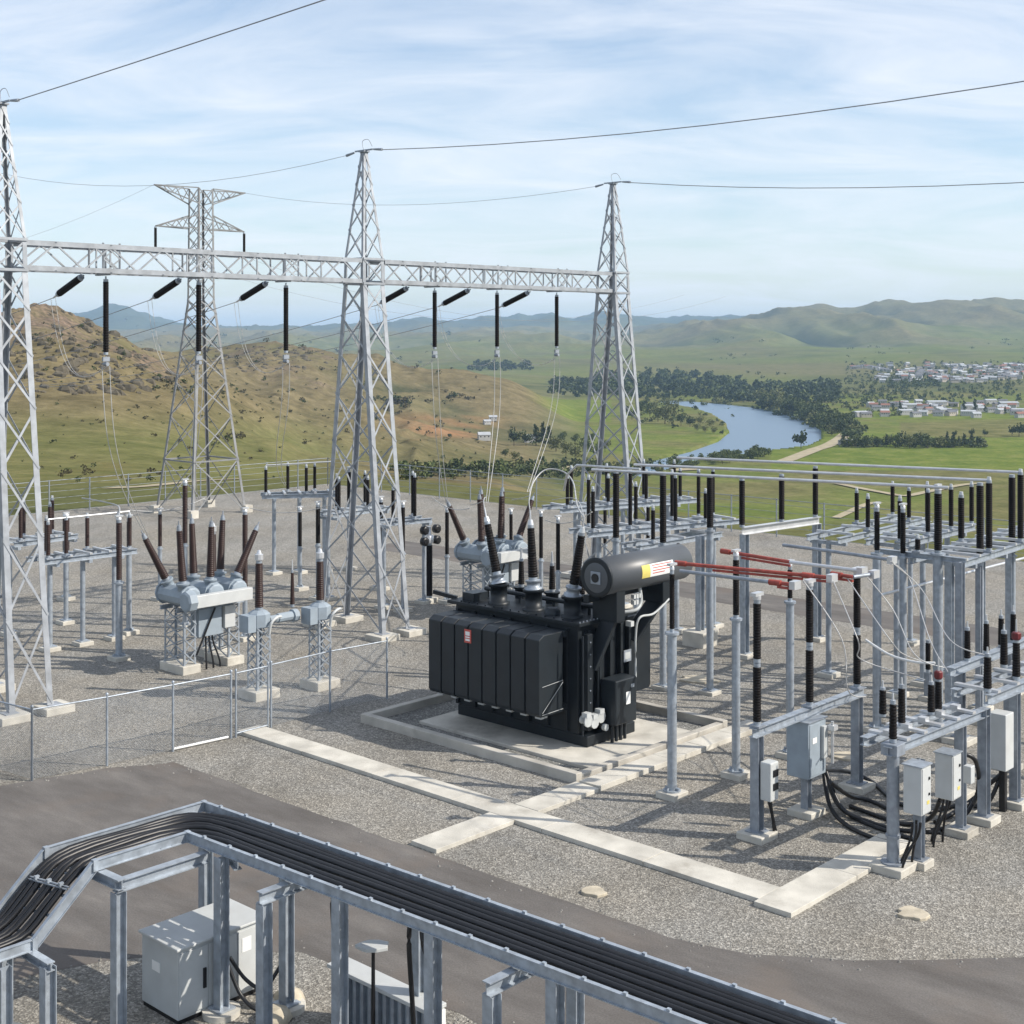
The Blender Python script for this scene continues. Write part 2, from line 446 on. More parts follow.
RY = [   # distance, then (photo column, photo row) pairs of the ground there;  rows >= 900 mean a height: z = -(row-900)
 (60,   [(0, 900), (1024, 900)]),
 (130,  [(0, 486), (200, 488), (300, 492), (500, 904), (700, 909), (1024, 912)]),
 (200,  [(0, 462), (100, 465), (200, 471), (300, 478), (400, 485), (500, 489), (600, 922), (700, 924), (1024, 926)]),
 (300,  [(0, 415), (100, 420), (150, 428), (200, 440), (250, 455), (300, 467), (400, 479), (500, 482), (600, 931), (700, 936), (1024, 936)]),
 (400,  [(0, 346), (50, 346), (100, 360), (150, 380), (200, 402), (250, 430), (300, 451), (400, 467), (500, 472), (600, 938), (1024, 940)]),
 (470,  [(-600, 330), (-300, 315), (0, 317), (30, 313), (56, 314), (97, 330), (140, 342), (174, 366), (215, 398), (250, 418), (300, 437), (400, 458), (500, 463), (600, 940), (1024, 940)]),
 (600,  [(-300, 330), (0, 331), (100, 347), (174, 386), (250, 408), (300, 424), (400, 443), (500, 450), (600, 941), (1024, 940)]),
 (750,  [(0, 340), (150, 362), (226, 374), (300, 384), (400, 404), (450, 419), (500, 431), (550, 940), (1024, 940)]),
 (900,  [(0, 348), (150, 358), (226, 349), (245, 342), (277, 338), (316, 344), (360, 356), (400, 366), (466, 370), (507, 374), (527, 385), (547, 399), (575, 940), (1024, 940)]),
 (1150, [(0, 352), (226, 362), (400, 380), (500, 390), (560, 940), (1024, 940)]),
 (1500, [(0, 370), (400, 376), (550, 383), (800, 385), (900, 379), (1024, 376)]),
 (2000, [(0, 362), (400, 365), (550, 368), (700, 366), (800, 365), (900, 361), (1024, 360)]),
 (2800, [(0, 354), (400, 354), (600, 352), (700, 349), (800, 346), (900, 348), (1024, 346)]),
 (3600, [(0, 348), (600, 346), (650, 341), (700, 336), (726, 331), (758, 325), (800, 324), (850, 325), (900, 319), (1024, 318)]),
 (4300, [(0, 345), (600, 342), (650, 337), (700, 331), (726, 326), (758, 321), (782, 314), (815, 312), (841, 317), (860, 318), (888, 307), (930, 311), (955, 309), (975, 305), (1024, 311), (1200, 310), (1600, 322)]),
 (5500, [(0, 338), (600, 335), (700, 330), (1024, 322)]),
 (7500, [(-300, 316), (0, 318), (71, 319), (119, 305), (145, 318), (168, 324), (226, 333), (251, 329), (322, 330), (395, 328), (413, 323), (430, 321), (469, 323), (507, 320), (532, 319), (552, 313), (576, 318), (592, 315), (636, 316), (665, 319), (700, 320), (1024, 320)]),
 (10000, [(0, 334), (1024, 334)]),
 (15000, [(0, 337.4), (1024, 337.4)]),
]
def ring_z(i, px):
    d, pts = RY[i]
    xs = [p[0] for p in pts]
    zs = [-(p[1] - 900) if p[1] >= 900 else CH - (p[1] - HY) * d / F for p in pts]
    return np.interp(px, xs, zs)
RZ = [RY[i][0] for i in range(len(RY))]
WATER_Z = -41.2
RIVER = [at(x, y, WATER_Z) for x, y in [(630, 470), (650, 462), (690, 452), (718, 442), (729, 433), (726, 424), (712, 415), (696, 409.5), (672, 405), (655, 402.5),
         (672, 400.5), (704, 402.4), (735, 405.5), (772, 410), (806, 420), (822, 431), (822, 440), (806, 447), (770, 451), (730, 456), (690, 462), (660, 472), (640, 478)]]
def inside(poly, X, Y):
    r = np.zeros(X.shape, bool); n = len(poly)
    for i in range(n):
        x0, y0 = poly[i][0], poly[i][1]; x1, y1 = poly[(i + 1) % n][0], poly[(i + 1) % n][1]
        c = ((y0 > Y) != (y1 > Y)) & (X < (x1 - x0) * (Y - y0) / (y1 - y0 + 1e-12) + x0)
        r ^= c
    return r
PU0, PU1, PV0, PV1 = -70.0, 73.0, -90.0, 88.0     # the levelled yard
fine = np.radians(np.arange(-24.0, 24.01, 0.11))
coarse = np.radians(np.concatenate([np.arange(-180, -60, 4), np.arange(-60, -24, 0.7)]))
BEAR = np.concatenate([coarse, fine, -coarse[::-1][:-1]])
RAD = np.concatenate([[0.01, 20, 40, 60], np.exp(np.linspace(math.log(72), math.log(15000), 620))])
BB, RR = np.meshgrid(BEAR, RAD)
TX = RR * np.sin(BB); TY = RR * np.cos(BB)
def col_dist(X, Y):
    b = np.arctan2(X, Y); r = np.hypot(X, Y)
    bc = np.clip(b, -1.05, 1.05)
    return 512 + F * np.tan(bc), r * np.cos(bc)
def base_height(X, Y):
    px, D = col_dist(X, Y)
    px = np.clip(px, -1200, 2200)
    zs = np.array([ring_z(i, px) for i in range(len(RY))])
    lD = np.log(np.clip(D, 61, 14999)); lr = np.log(np.array(RZ, float))
    k = np.clip(np.searchsorted(lr, lD) - 1, 0, len(RZ) - 2)
    t = (lD - lr[k]) / (lr[k + 1] - lr[k])
    z0 = np.take_along_axis(zs, k[None], 0)[0]; z1 = np.take_along_axis(zs, (k + 1)[None], 0)[0]
    return z0 + (z1 - z0) * t, px, D
TZ, TPX, TD = base_height(TX, TY)
def blur(a, n):
    for _ in range(n):
        b = a.copy()
        b[1:-1] = (a[:-2] + 2 * a[1:-1] + a[2:]) / 4
        a = b.copy()
        if _ % 5: continue
        a[:, 1:-1] = (b[:, :-2] + 2 * b[:, 1:-1] + b[:, 2:]) / 4
    return a
TZ = blur(TZ, 40)
LFOLD = ridged(TX / 62 + .5 * fbm(TX / 60, TY / 60, 3, 15), TY / 120 + .3 * fbm(TX / 60, TY / 60, 3, 16), 5, 9)
hillw = sstep(TD, 220, 400) * (1 - sstep(TD, 900, 1300)) * (1 - sstep(TPX, 380, 540))
TZ = TZ + hillw * (12 * fbm(TX / 90, TY / 90, 5, 3) + 17 * LFOLD)
farw = sstep(TD, 1900, 3200)
WX = TX + 160 * fbm(TX / 420, TY / 420, 3, 5); WY = TY + 260 * fbm(TX / 420, TY / 420, 3, 6)
FOLD = ridged(WX / 340, WY / 760, 4, 21)
TZ = TZ + farw * (105 * FOLD + 16 * fbm(TX / 160, TY / 260, 4, 33)) * (0.45 + 0.55 * sstep(TD, 2600, 3600))
midw = sstep(TD, 1250, 1800) * (1 - farw)
TZ = TZ + midw * (16 * fbm(TX / 260, TY / 360, 4, 41))
PXu, PXv = touv((TX, TY))
out = np.maximum(np.maximum(PXu - PU1, PU0 - PXu), np.maximum(PXv - PV1, PV0 - PXv))
w = sstep(out, 3.0, 45.0)
TZ = TZ * w + (-0.12 - 0.03 * np.clip(out, 0, 40)) * (1 - w)
TZ = np.where(out < 2, -0.12, TZ)
inr = inside(RIVER, TX, TY)
TZ = np.where(inr, WATER_Z - 2.5, np.where((TD > 480) & (TD < 1250) & (TPX > 600), np.maximum(TZ, WATER_Z + 0.7), TZ))
NR, NB = TZ.shape
tf = np.arange((NR - 1) * (NB - 1)); ri = tf // (NB - 1); bi = tf % (NB - 1)
quads = np.stack([ri * NB + bi, ri * NB + bi + 1, (ri + 1) * NB + bi + 1, (ri + 1) * NB + bi], 1)
me = bpy.data.meshes.new('terrain')
me.vertices.add(NR * NB); me.vertices.foreach_set('co', np.stack([TX, TY, TZ], -1).ravel())
me.loops.add(quads.size); me.loops.foreach_set('vertex_index', quads[:, ::-1].ravel().astype(np.int32))
me.polygons.add(len(quads)); me.polygons.foreach_set('loop_start', np.arange(0, quads.size, 4, dtype=np.int32))
me.polygons.foreach_set('loop_total', np.full(len(quads), 4, np.int32))
me.polygons.foreach_set('use_smooth', np.ones(len(quads), bool))
me.update(); me.validate()
# what grows where (turf / dry tussock / bare rock), a map of the ground in plan
ROW = HY + F * (CH - TZ) / np.maximum(TD, 1)
lush = np.zeros(TZ.shape); dry = np.zeros(TZ.shape); rock = np.zeros(TZ.shape)
nz = fbm(TX / 40, TY / 40, 4, 77) * 2; nz2 = fbm(TX / 140, TY / 140, 4, 87) * 2
hill = (1 - sstep(TPX, 520, 570)) * (1 - sstep(TD, 1000, 1300)) * sstep(TD, 105, 150)
dry = np.maximum(dry, hill * np.clip(0.80 + 0.9 * nz2 + .8 * LFOLD, 0.25, 1))
lush = np.maximum(lush, hill * sstep(ROW + 25 * nz2, 395, 445) * (1 - sstep(TPX, 270, 420)) * 0.48)
dry = dry * (1 - 0.55 * hill * sstep(ROW + 25 * nz2, 400, 450) * (1 - sstep(TPX, 270, 420)))
rock = np.maximum(rock, (1 - sstep(TPX, 150, 330)) * sstep(TD, 330, 400) * (1 - sstep(TD, 520, 600)) * (0.60 + 0.25 * nz))
rock = np.maximum(rock, sstep(TPX, 190, 230) * (1 - sstep(TPX, 330, 400)) * sstep(TD, 620, 740) * (1 - sstep(TD, 980, 1100)) * (0.50 + 0.25 * nz))
earth = np.exp(-(((TPX - 445) / 45)**2)) * sstep(ROW, 406, 416) * (1 - sstep(ROW, 434, 442)) * sstep(nz, -.15, .25) * (TD > 300) * .9
earth = np.maximum(earth, np.exp(-(((TPX - 105) / 25)**2)) * sstep(ROW, 455, 465) * (1 - sstep(ROW, 478, 486)) * sstep(nz, -.1, .3) * .7 * (TD < 400) * (TD > 120))
floor = sstep(TPX, 560, 600) * (1 - sstep(TD, 1180, 1300)) * sstep(out, 3, 12)
lush = np.maximum(lush, floor * np.clip(0.8 + 0.5 * nz2, 0.2, 1))
field = ((TPX > 770) & (TD > 545) & (TD < 720)) | ((TPX > 850) & (TD > 880) & (TD < 1000)) | ((TPX > 505) & (TPX < 610) & (TD > 850) & (TD < 1150))
lush = np.where(field, 1.0, lush)
dry = np.maximum(dry, floor * np.clip(0.25 + 0.9 * nz, 0, 0.6) * (~field))
dry = np.maximum(dry, ((TPX > 900) & (TD > 730) & (TD < 850)) * 0.6)
up = sstep(TD, 1300, 1700)
lush = np.maximum(lush, up * np.clip(0.35 + 0.8 * nz2, 0, 0.7) * (1 - sstep(TD, 2600, 3600)))
dry = np.maximum(dry, up * np.clip(0.16 + 0.9 * fbm(TX / 400, TY / 600, 4, 55) * 2 + 1.7 * farw * FOLD, 0, 0.8))
lush = lush * (1 - farw) + farw * np.clip(lush + 1.2 * FOLD, 0, 0.8)
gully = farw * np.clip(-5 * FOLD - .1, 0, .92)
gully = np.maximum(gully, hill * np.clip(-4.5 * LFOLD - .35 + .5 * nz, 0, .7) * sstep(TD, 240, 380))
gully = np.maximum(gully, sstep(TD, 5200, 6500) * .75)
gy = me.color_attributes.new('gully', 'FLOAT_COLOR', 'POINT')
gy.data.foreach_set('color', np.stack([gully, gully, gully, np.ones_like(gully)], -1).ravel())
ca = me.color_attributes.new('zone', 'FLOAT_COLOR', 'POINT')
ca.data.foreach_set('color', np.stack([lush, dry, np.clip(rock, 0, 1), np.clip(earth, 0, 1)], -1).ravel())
me.materials.append(M['terrain'])
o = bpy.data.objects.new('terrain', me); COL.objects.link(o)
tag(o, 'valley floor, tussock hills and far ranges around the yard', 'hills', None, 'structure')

def ground(x, y):
    b = math.atan2(x, y); r = math.hypot(x, y)
    j = int(np.clip(np.searchsorted(BEAR, b) - 1, 0, NB - 2)); i = int(np.clip(np.searchsorted(RAD, r) - 1, 0, NR - 2))
    tb = (b - BEAR[j]) / (BEAR[j + 1] - BEAR[j]); tr = (r - RAD[i]) / (RAD[i + 1] - RAD[i])
    return float((TZ[i, j] * (1 - tb) + TZ[i, j + 1] * tb) * (1 - tr) + (TZ[i + 1, j] * (1 - tb) + TZ[i + 1, j + 1] * tb) * tr)
def hit(px, py, d0=118.0, d1=9000.0):
    d = d0
    while d < d1:
        x = (px - 512) * d / F
        z = CH - (py - HY) * d / F
        g = ground(x, d)
        if z <= g + 0.02: return V((x, d, g))
        d *= 1.004
    return None

def ragged(pts, step=.6, amp=.06):
    out_ = []
    for a, b in zip(pts, pts[1:] + pts[:1]):
        a, b = V(a), V(b); n = max(1, int((b - a).length / step)); t = (b - a).normalized(); s = V((t.y, -t.x, 0))
        for k in range(n): out_.append(a.lerp(b, k / n) + s * random.gauss(0, amp * .6) * (1 if k else .2))
    return out_
def sheet(name, pts, z, mat, label, cat):
    mb = MB(); n = len(pts)
    mb.add([V((p[0], p[1], z)) for p in pts], [tuple(range(n))])
    o = mb.build(name, mat)
    return tag(o, label, cat, None, 'structure')
sheet('river', RIVER, WATER_Z, M['water'], 'blue river bending through the valley floor', 'river')
sheet('gravel_yard', [uv(PU0, PV0), uv(PU1, PV0), uv(PU1, PV1), uv(PU0, PV1)], 0.0, M['gravel'], 'grey crushed gravel surface of the substation yard', 'gravel ground')
rd = [(22.2, 33.6), (22.3, 23), (22.45, 16.5), (22.9, 14.9), (24.0, 13.3), (26.5, 10.8), (31, 6.5), (40, -2), (40, -14), (30, -6), (22, 2), (18.0, 8.5), (17.4, 14), (17.3, 18), (17.05, 21.4), (15.6, 22.9), (14.3, 23.8), (12.6, 24.4), (9, 24.8), (-20, 25.5), (-20, 37.2), (12, 36.2), (17.9, 35.2), (20.6, 34.5)]
sheet('asphalt_road', ragged([uv(*p) for p in rd]), 0.004, M['asphalt'], 'brown grey worn asphalt road curving across the yard', 'road')
mbs = MB(); rg = [uv(*p) for p in rd]
for i in range(600):
    k = random.randrange(len(rg)); a, b = rg[k], rg[(k + 1) % len(rg)]
    p = a.lerp(b, random.random()) + V((random.gauss(0, .28), random.gauss(0, .28), 0))
    if p.y < 14 or p.y > 60: continue
    r_ = random.choice([.02, .025, .03, .04]); h_ = r_ * random.uniform(.5, .9); n = 5
    vs = [(p.x + r_ * math.cos(6.283 * q / n + k) * random.uniform(.7, 1.3), p.y + r_ * math.sin(6.283 * q / n + k), .0) for q in range(n)]
    vs += [(x * .4 + p.x * .6, y * .4 + p.y * .6, h_) for x, y, z in vs]
    mbs.add(vs, [(q, (q + 1) % n, n + (q + 1) % n, n + q) for q in range(n)] + [tuple(range(n, 2 * n))])
tag(mbs.build('loose_gravel', M['concreted2']), 'loose grey stones scattered along the asphalt road edges', 'gravel', None, 'stuff')
sheet('service_road', [uv(52.3, -40), uv(55.6, -40), uv(55.6, 60), uv(52.3, 60)], 0.004, M['asphalt'], 'straight dark asphalt service road behind the switchgear rows', 'road')

def ribbon(name, pts, wd, label, cat='track', lift=0.35):
    P = smooth_path([hit(*p) for p in pts], 8); mb = MB(); vs = []
    for i, p in enumerate(P):
        d = (P[min(i + 1, len(P) - 1)] - P[max(i - 1, 0)]); s = V((d.y, -d.x, 0)).normalized() * (wd / 2)
        for q in (p - s, p + s): vs.append(V((q.x, q.y, ground(q.x, q.y) + lift)))
    mb.add(vs, [(2 * i, 2 * i + 1, 2 * i + 3, 2 * i + 2) for i in range(len(P) - 1)])
    tag(mb.build(name, M['track']), label, cat, None, 'structure')
ribbon('dirt_track', [(836, 484), (860, 489), (885, 494), (905, 497), (925, 493), (960, 486), (985, 484)], 3.2, 'pale dirt track bending across the near green field')
ribbon('dirt_track', [(836, 519), (855, 510), (868, 505), (880, 503)], 2.6, 'short pale dirt track near the yard fence')
ribbon('riverside_road', [(782, 463), (800, 456), (815, 450), (828, 446), (842, 438), (850, 428), (846, 418)], 7, 'pale road running from the river bend toward town', 'road')
ribbon('shore_strip', [(560, 470), (590, 470.5), (620, 471), (650, 473), (690, 471)], 12, 'pale shingle shore strip beside the river bend', 'shore')
ribbon('dirt_track', [(110, 488), (140, 487), (170, 484), (200, 481), (240, 479)], 2.5, 'pale track beyond the yard below the brown hill', lift=.06)

# ------------------------------------------------------------------ vegetation
def crown_arrays(c, rx, rz, lobes, leaves, size, rng):
    ctr = rng.normal(0, 1, (lobes, 3)); ctr /= np.linalg.norm(ctr, axis=1)[:, None] + 1e-6
    ctr *= rng.uniform(0.25, 0.72, (lobes, 1)); ctr *= np.array([rx, rx, rz])
    lr = rng.uniform(0.32, 0.55, lobes)
    k = rng.integers(0, lobes, leaves)
    d = rng.normal(0, 1, (leaves, 3)); d /= np.linalg.norm(d, axis=1)[:, None] + 1e-6
    p = ctr[k] + d * (lr[k] * rng.uniform(0.55, 1.05, leaves))[:, None] * np.array([rx, rx, rz]) + np.array(c)
    a = rng.normal(0, 1, (leaves, 3)) + d * 0.3; a /= np.linalg.norm(a, axis=1)[:, None] + 1e-6
    b = np.cross(a, rng.normal(0, 1, (leaves, 3))); b /= np.linalg.norm(b, axis=1)[:, None] + 1e-6
    s = (size * rng.uniform(0.6, 1.4, leaves))[:, None]
    vs = np.stack([p - a * s, p - b * s * 0.8, p + a * s, p + b * s * 0.8], 1).reshape(-1, 3)
    return vs
def leaf_mesh(name, vs, mats, idx=None):
    n = len(vs) // 4
    me = bpy.data.meshes.new(name)
    me.vertices.add(len(vs)); me.vertices.foreach_set('co', vs.ravel())
    me.loops.add(4 * n); me.loops.foreach_set('vertex_index', np.arange(4 * n, dtype=np.int32))
    me.polygons.add(n); me.polygons.foreach_set('loop_start', np.arange(0, 4 * n, 4, dtype=np.int32)); me.polygons.foreach_set('loop_total', np.full(n, 4, np.int32))
    for m in mats: me.materials.append(m)
    if idx is not None: me.polygons.foreach_set('material_index', idx)
    me.update(); return me

def tree_proto(name, kind, h, rx, leaf, label, group, cat='tree', leaves=420):
    root = thing(name, (0, 0, 0), label, cat, group, 0)
    mb = MB(); mb.tube((0, 0, -0.4), (0, 0, h * 0.55), h * 0.028, h * 0.014, 7)
    for k in range(5):
        a = k * 2.4; z = h * (0.22 + 0.07 * k)
        mb.tube((0, 0, z), (math.cos(a) * rx * 0.55, math.sin(a) * rx * 0.55, z + h * 0.2), h * 0.012, h * 0.005, 5)
    mb.build('trunk', M['bark'], root)
    if kind == 'round':
        vs = crown_arrays((0, 0, h * 0.56), rx, h * 0.44, 12, leaves, h * 0.05, RNG)
    elif kind == 'tall':
        vs = np.concatenate([crown_arrays((0, 0, h * (0.22 + 0.16 * k)), rx * (1.0 - 0.17 * k), h * 0.17, 6, leaves // 5, h * 0.04, RNG) for k in range(5)])
    else:
        vs = crown_arrays((0, 0, h * 0.45), rx, h * 0.5, 9, leaves, h * 0.07, RNG)
    o = bpy.data.objects.new('crown', leaf_mesh('crown', vs, [M[leaf]])); COL.objects.link(o); o.parent = root; ROOT[o] = ROOT[root]
    return root
PROTO = {}
def put_tree(key, px, py, scale, label, group, args=None):
    args = {'r1': R1, 'r2': R2, 'r3': R3, 't1': T1, 'b1': B1}[key]
    p = hit(px, py)
    if p is None: return
    if key not in PROTO:
        PROTO[key] = tree_proto(*args, label, group); o = PROTO[key]
    else:
        o = copy_tree(PROTO[key])
    o['label'] = label; o['group'] = group
    o.location = p; o.rotation_euler = (0, 0, random.uniform(0, 6.28))
    s = scale * p.y / F          # height in photo pixels at that distance -> metres
    o.scale = (s * random.uniform(0.85, 1.2), s * random.uniform(0.85, 1.2), s)

R1 = ('tree', 'round', 1.0, 0.46, 'leafd'); R2 = ('tree', 'round', 1.0, 0.5, 'leafm'); R3 = ('tree', 'round', 1.0, 0.52, 'leafl')
T1 = ('tree', 'tall', 1.0, 0.30, 'leafd'); B1 = ('bush', 'bush', 1.0, 0.85, 'leafm')
for px, py, h in [(514, 446, 20), (526, 446, 17)]:
    put_tree('r1', px, py, h, 'dark round tree beside the white farmhouse under the tan hill', 'round trees at the farmhouse', R1)
for px, py, h in [(536, 446, 22), (543, 446, 25), (549, 447, 22)]:
    put_tree('t1', px, py, h, 'tall dark conifer in the tight clump right of the farmhouse', 'conifers by the farmhouse', T1)
for px, py, h in [(556, 452, 18), (566, 456, 17), (576, 460, 18), (586, 455, 18), (596, 459, 16), (605, 452, 15), (562, 443, 12), (575, 445, 12), (592, 444, 12), (505, 458, 10), (515, 461, 11)]:
    put_tree(random.choice(['r2', 'r3']), px, py, h, 'green tree in the loose grove between farmhouse and right gantry tower', 'grove near the right gantry tower', R2 if random.random() < .6 else R3)
for i in range(22):
    px = 842 + i * 6.1 + random.uniform(-2, 2)
    put_tree(random.choice(['r1', 'r2', 't1', 'r3']), px, 447.5 + random.uniform(-1, 1), random.uniform(9, 17), 'tree in the shelterbelt row behind the bright green field', 'shelterbelt trees', R2)
for px, py, h in [(1012, 436, 11), (1019, 437, 15), (1026, 437, 14), (985, 437, 8), (972, 437, 9), (955, 437, 7)]:
    put_tree('r1', px, py, h, 'dark tree in the hedge line at the right picture edge', 'trees at the right hedge', R1)
for i in range(70):
    t = random.random()
    px = 766 + 84 * t + random.uniform(-6, 8); py = 407 + 27 * t + random.uniform(-6, 4)
    put_tree(random.choice(['r2', 'r3', 'r1']), px, py, random.uniform(9, 19), 'leafy tree in the riverside belt on the outer river bend', 'riverside trees on the outer bend', R2)
for px, py, h in [(658, 422, 18), (665, 424, 22), (672, 420, 17), (681, 426, 14), (690, 427, 12), (650, 418, 16), (641, 415, 15), (655, 411, 12), (697, 431, 9), (705, 433, 9), (714, 434, 8), (668, 408, 11), (645, 407, 9), (722, 436, 6), (700, 425, 10), (711, 427, 9), (632, 420, 12), (625, 416, 12)]:
    put_tree(random.choice(['r2', 'r1', 'r3']), px, py, h, 'bushy tree on the grassy spit inside the river bend', 'trees on the river spit', R2)
for i in range(46):
    px = random.uniform(668, 768); py = 468 - (px - 668) * 0.115 + random.uniform(-3, 3)
    put_tree(random.choice(['b1', 'b1', 'r1', 'r2']), px, py, random.uniform(5, 12), 'bush on the near bank of the river', 'bushes on the near river bank', B1)
put_tree('r1', 801, 449, 20, 'lone dark tree standing at the water on the river bend', 'lone river tree', R1)
for px, py, h in [(900, 413, 12), (893, 412, 9), (964, 413, 13), (975, 412, 14), (985, 413, 9), (930, 412, 8), (1005, 414, 8)]:
    put_tree('t1', px, py, h, 'dark tree rising among the white buildings of the lower town', 'trees in the lower town', T1)

def woods(name, spots, leaf, label, cat, leaves=70, rx=0.62):
    """spots: (px, py, height in px); one mass of tree crowns"""
    arr = []
    for px, py, h in spots:
        p = hit(px, py)
        if p is None or p.y > 6500: continue
        s = h * p.y / F
        arr.append(crown_arrays((p.x, p.y, p.z + s * 0.42), s * rx, s * 0.55, 5, leaves, s * 0.15, RNG))
    vs = np.concatenate(arr)
    idx = np.repeat(RNG.choice(len(leaf), len(arr)), leaves).astype(np.int32)
    me = leaf_mesh(name, vs, [M[l] for l in leaf], idx)
    o = bpy.data.objects.new(name, me); COL.objects.link(o)
    return tag(o, label, cat, None, 'stuff')
sp = []
for i in range(420):
    px = random.uniform(600, 838); c = 386 + (px - 640) * 0.07 + 3 * math.sin(px / 23)
    sp.append((px, c + random.uniform(-10, 8), random.uniform(6, 12)))
for i in range(120):
    sp.append((random.uniform(640, 760), random.uniform(393, 399), random.uniform(4, 8)))
woods('riverside_forest', sp, ['leafd', 'leafd', 'leafm'], 'dark forest belt along the far side of the river', 'forest')
sp = [(random.gauss(500, 26), random.gauss(372, 5), random.uniform(4, 7)) for i in range(60)]
sp = [(random.uniform(466, 532), 368 + random.uniform(-3, 3) + (x_ := 0), random.uniform(4, 8)) for i in range(50)]
sp += [(random.uniform(548, 640), 389 + random.uniform(-7, 8), random.uniform(5, 10)) for i in range(110)]
woods('far_plantation', sp, ['leafd'], 'dark plantation woods behind the tan hill spur', 'woods')
sp = []
for i in range(210):
    px = random.uniform(395, 660); sp.append((px, 474 - (px - 395) * 0.012 + random.uniform(-6, 6), random.uniform(6, 12)))
woods('hedge_scrub', sp, ['leafm', 'leafl', 'leafd'], 'green scrub belt below the yard behind the fence', 'scrub', 60, 0.8)
sp = []
for i in range(160):
    px = random.uniform(852, 1020); sp.append((px, 392 + random.uniform(-4, 16), random.uniform(3, 6)))
for i in range(60):
    sp.append((random.uniform(890, 940), 386 + random.uniform(-3, 3), random.uniform(4, 7)))
for i in range(420):
    sp.append((random.uniform(845, 1030), random.uniform(363, 386), random.uniform(2.2, 4.2)))
woods('town_trees', sp, ['leafd', 'leafm'], 'dark scattered trees between the houses of the far town', 'trees', 36)
sp = []
for i in range(520):
    px = random.choice([random.uniform(0, 250), random.uniform(200, 500)])
    py = random.uniform(322, 480)
    if random.random() < 0.5: py = 345 + px * 0.22 + random.gauss(0, 24)
    sp.append((px, py, random.choice([1.5, 2, 2.5, 3, 5])))
for c in [(75, 475), (150, 478), (230, 440), (385, 402), (395, 405), (405, 404), (450, 402), (170, 382), (175, 390)]:
    for i in range(7): sp.append((c[0] + random.gauss(0, 9), c[1] + random.gauss(0, 3), random.uniform(4, 8)))
sp = [s for s in sp if s[1] > 318]
woods('hill_scrub', sp, ['scrub', 'leafd'], 'low dark scrub dotted over the brown hillsides', 'scrub', 40, 0.9)
sp = []
for i in range(150):
    t = random.random(); sp.append((764 + 88 * t + random.gauss(0, 8), 405 + 30 * t + random.uniform(-6, 6), random.uniform(6, 12)))
for i in range(130): sp.append((random.uniform(800, 905), random.uniform(388, 418), random.uniform(2.5, 6)))
for i in range(170): sp.append((random.uniform(600, 1030), random.uniform(374, 399), random.uniform(2, 5)))
for i in range(110): sp.append((random.uniform(843, 985), 446.5 + random.uniform(-2, 1.5), random.uniform(4, 9)))
for i in range(60): sp.append((random.uniform(640, 735), 402 + random.uniform(0, 30) * random.random(), random.uniform(3, 7)))
woods('valley_scrub', sp, ['leafm', 'leafl', 'leafl', 'leafd'], 'mixed green scrub and low trees along the outer river bank', 'scrub', 50, .75)
sp = []
for i in range(130):
    px = random.uniform(600, 1024); py = random.uniform(338, 372)
    g = math.sin(px * 0.045) + math.sin(py * 0.4 + px * 0.02)
    if g > 0.35: sp.append((px, py, random.uniform(1.5, 4)))
woods('slope_scrub', sp, ['leafd', 'leafm'], 'distant dark scrub patches on the green slopes', 'scrub', 30, 1.2)
# boulders breaking the skyline of the brown hill
arr = MB()
for i in range(420):
    px = random.choice([random.gauss(60, 50), random.gauss(120, 30), random.gauss(270, 35)])
    p = hit(px, random.uniform(312, 395) if px < 190 else random.uniform(346, 372))
    if p is None or p.y > 1100: continue
    s = random.choice([.4, .5, .6, .8, 1.1, 1.5]) * random.uniform(.7, 1.2)
    n = 7; vs = []
    for r, h in ((1.0, -0.5), (0.95, 0.25), (0.55, 0.75)):
        for k in range(n):
            a = 6.283 * k / n; q = r * s * random.uniform(0.7, 1.2)
            vs.append((p.x + q * math.cos(a) * 1.4, p.y + q * math.sin(a), p.z + h * s * random.uniform(0.7, 1.2)))
    arr.add(vs, [(j * n + k, j * n + (k + 1) % n, (j + 1) * n + (k + 1) % n, (j + 1) * n + k) for j in range(2) for k in range(n)] + [tuple(range(2 * n, 3 * n))])
tag(arr.build('rock_outcrops', M['rock']), 'dark rock outcrops strewn along the brown hill crest', 'rocks', None, 'stuff')

# ------------------------------------------------------------------ town houses
def house_mesh(name, w, d, h, rh, wall, roof, flat=False):
    mb = MB()
    mb.box((0, 0, h / 2 - 1), w, d, h + 2, 0, 0)
    e = 0.4
    a = [(-w / 2 - e, -d / 2 - e, h), (w / 2 + e, -d / 2 - e, h), (w / 2 + e, d / 2 + e, h), (-w / 2 - e, d / 2 + e, h), (-w / 2 - e, 0, h + rh), (w / 2 + e, 0, h + rh)]
    mb.add(a, [(0, 1, 5, 4), (2, 3, 4, 5), (0, 4, 3), (1, 2, 5), (3, 2, 1, 0)], 1)
    for k in range(max(2, int(w / 3))):
        x = -w / 2 + (k + .5) * w / max(2, int(w / 3))
        mb.box((x, -d / 2 - 0.02, h * 0.55), 1.1, 0.06, 1.1, 0, 2)
    me = mb.build(name, [M[wall], M[roof], M['glazek']])
    return me
HP = [house_mesh('house', 13, 8, 3.2, 2.4, 'wallw', 'roofd'), house_mesh('house', 11, 8, 3.4, 2.6, 'wallw', 'roofl'),
      house_mesh('house', 14, 9, 3.2, 2.2, 'wallt', 'roofd'), house_mesh('house', 12, 8, 3.4, 2.5, 'wallw', 'roofr')]
SH = [house_mesh('warehouse', 34, 16, 6, 2.2, 'wallw', 'roofl'), house_mesh('warehouse', 22, 14, 5.5, 2.0, 'wallw', 'roofl')]
used = set()
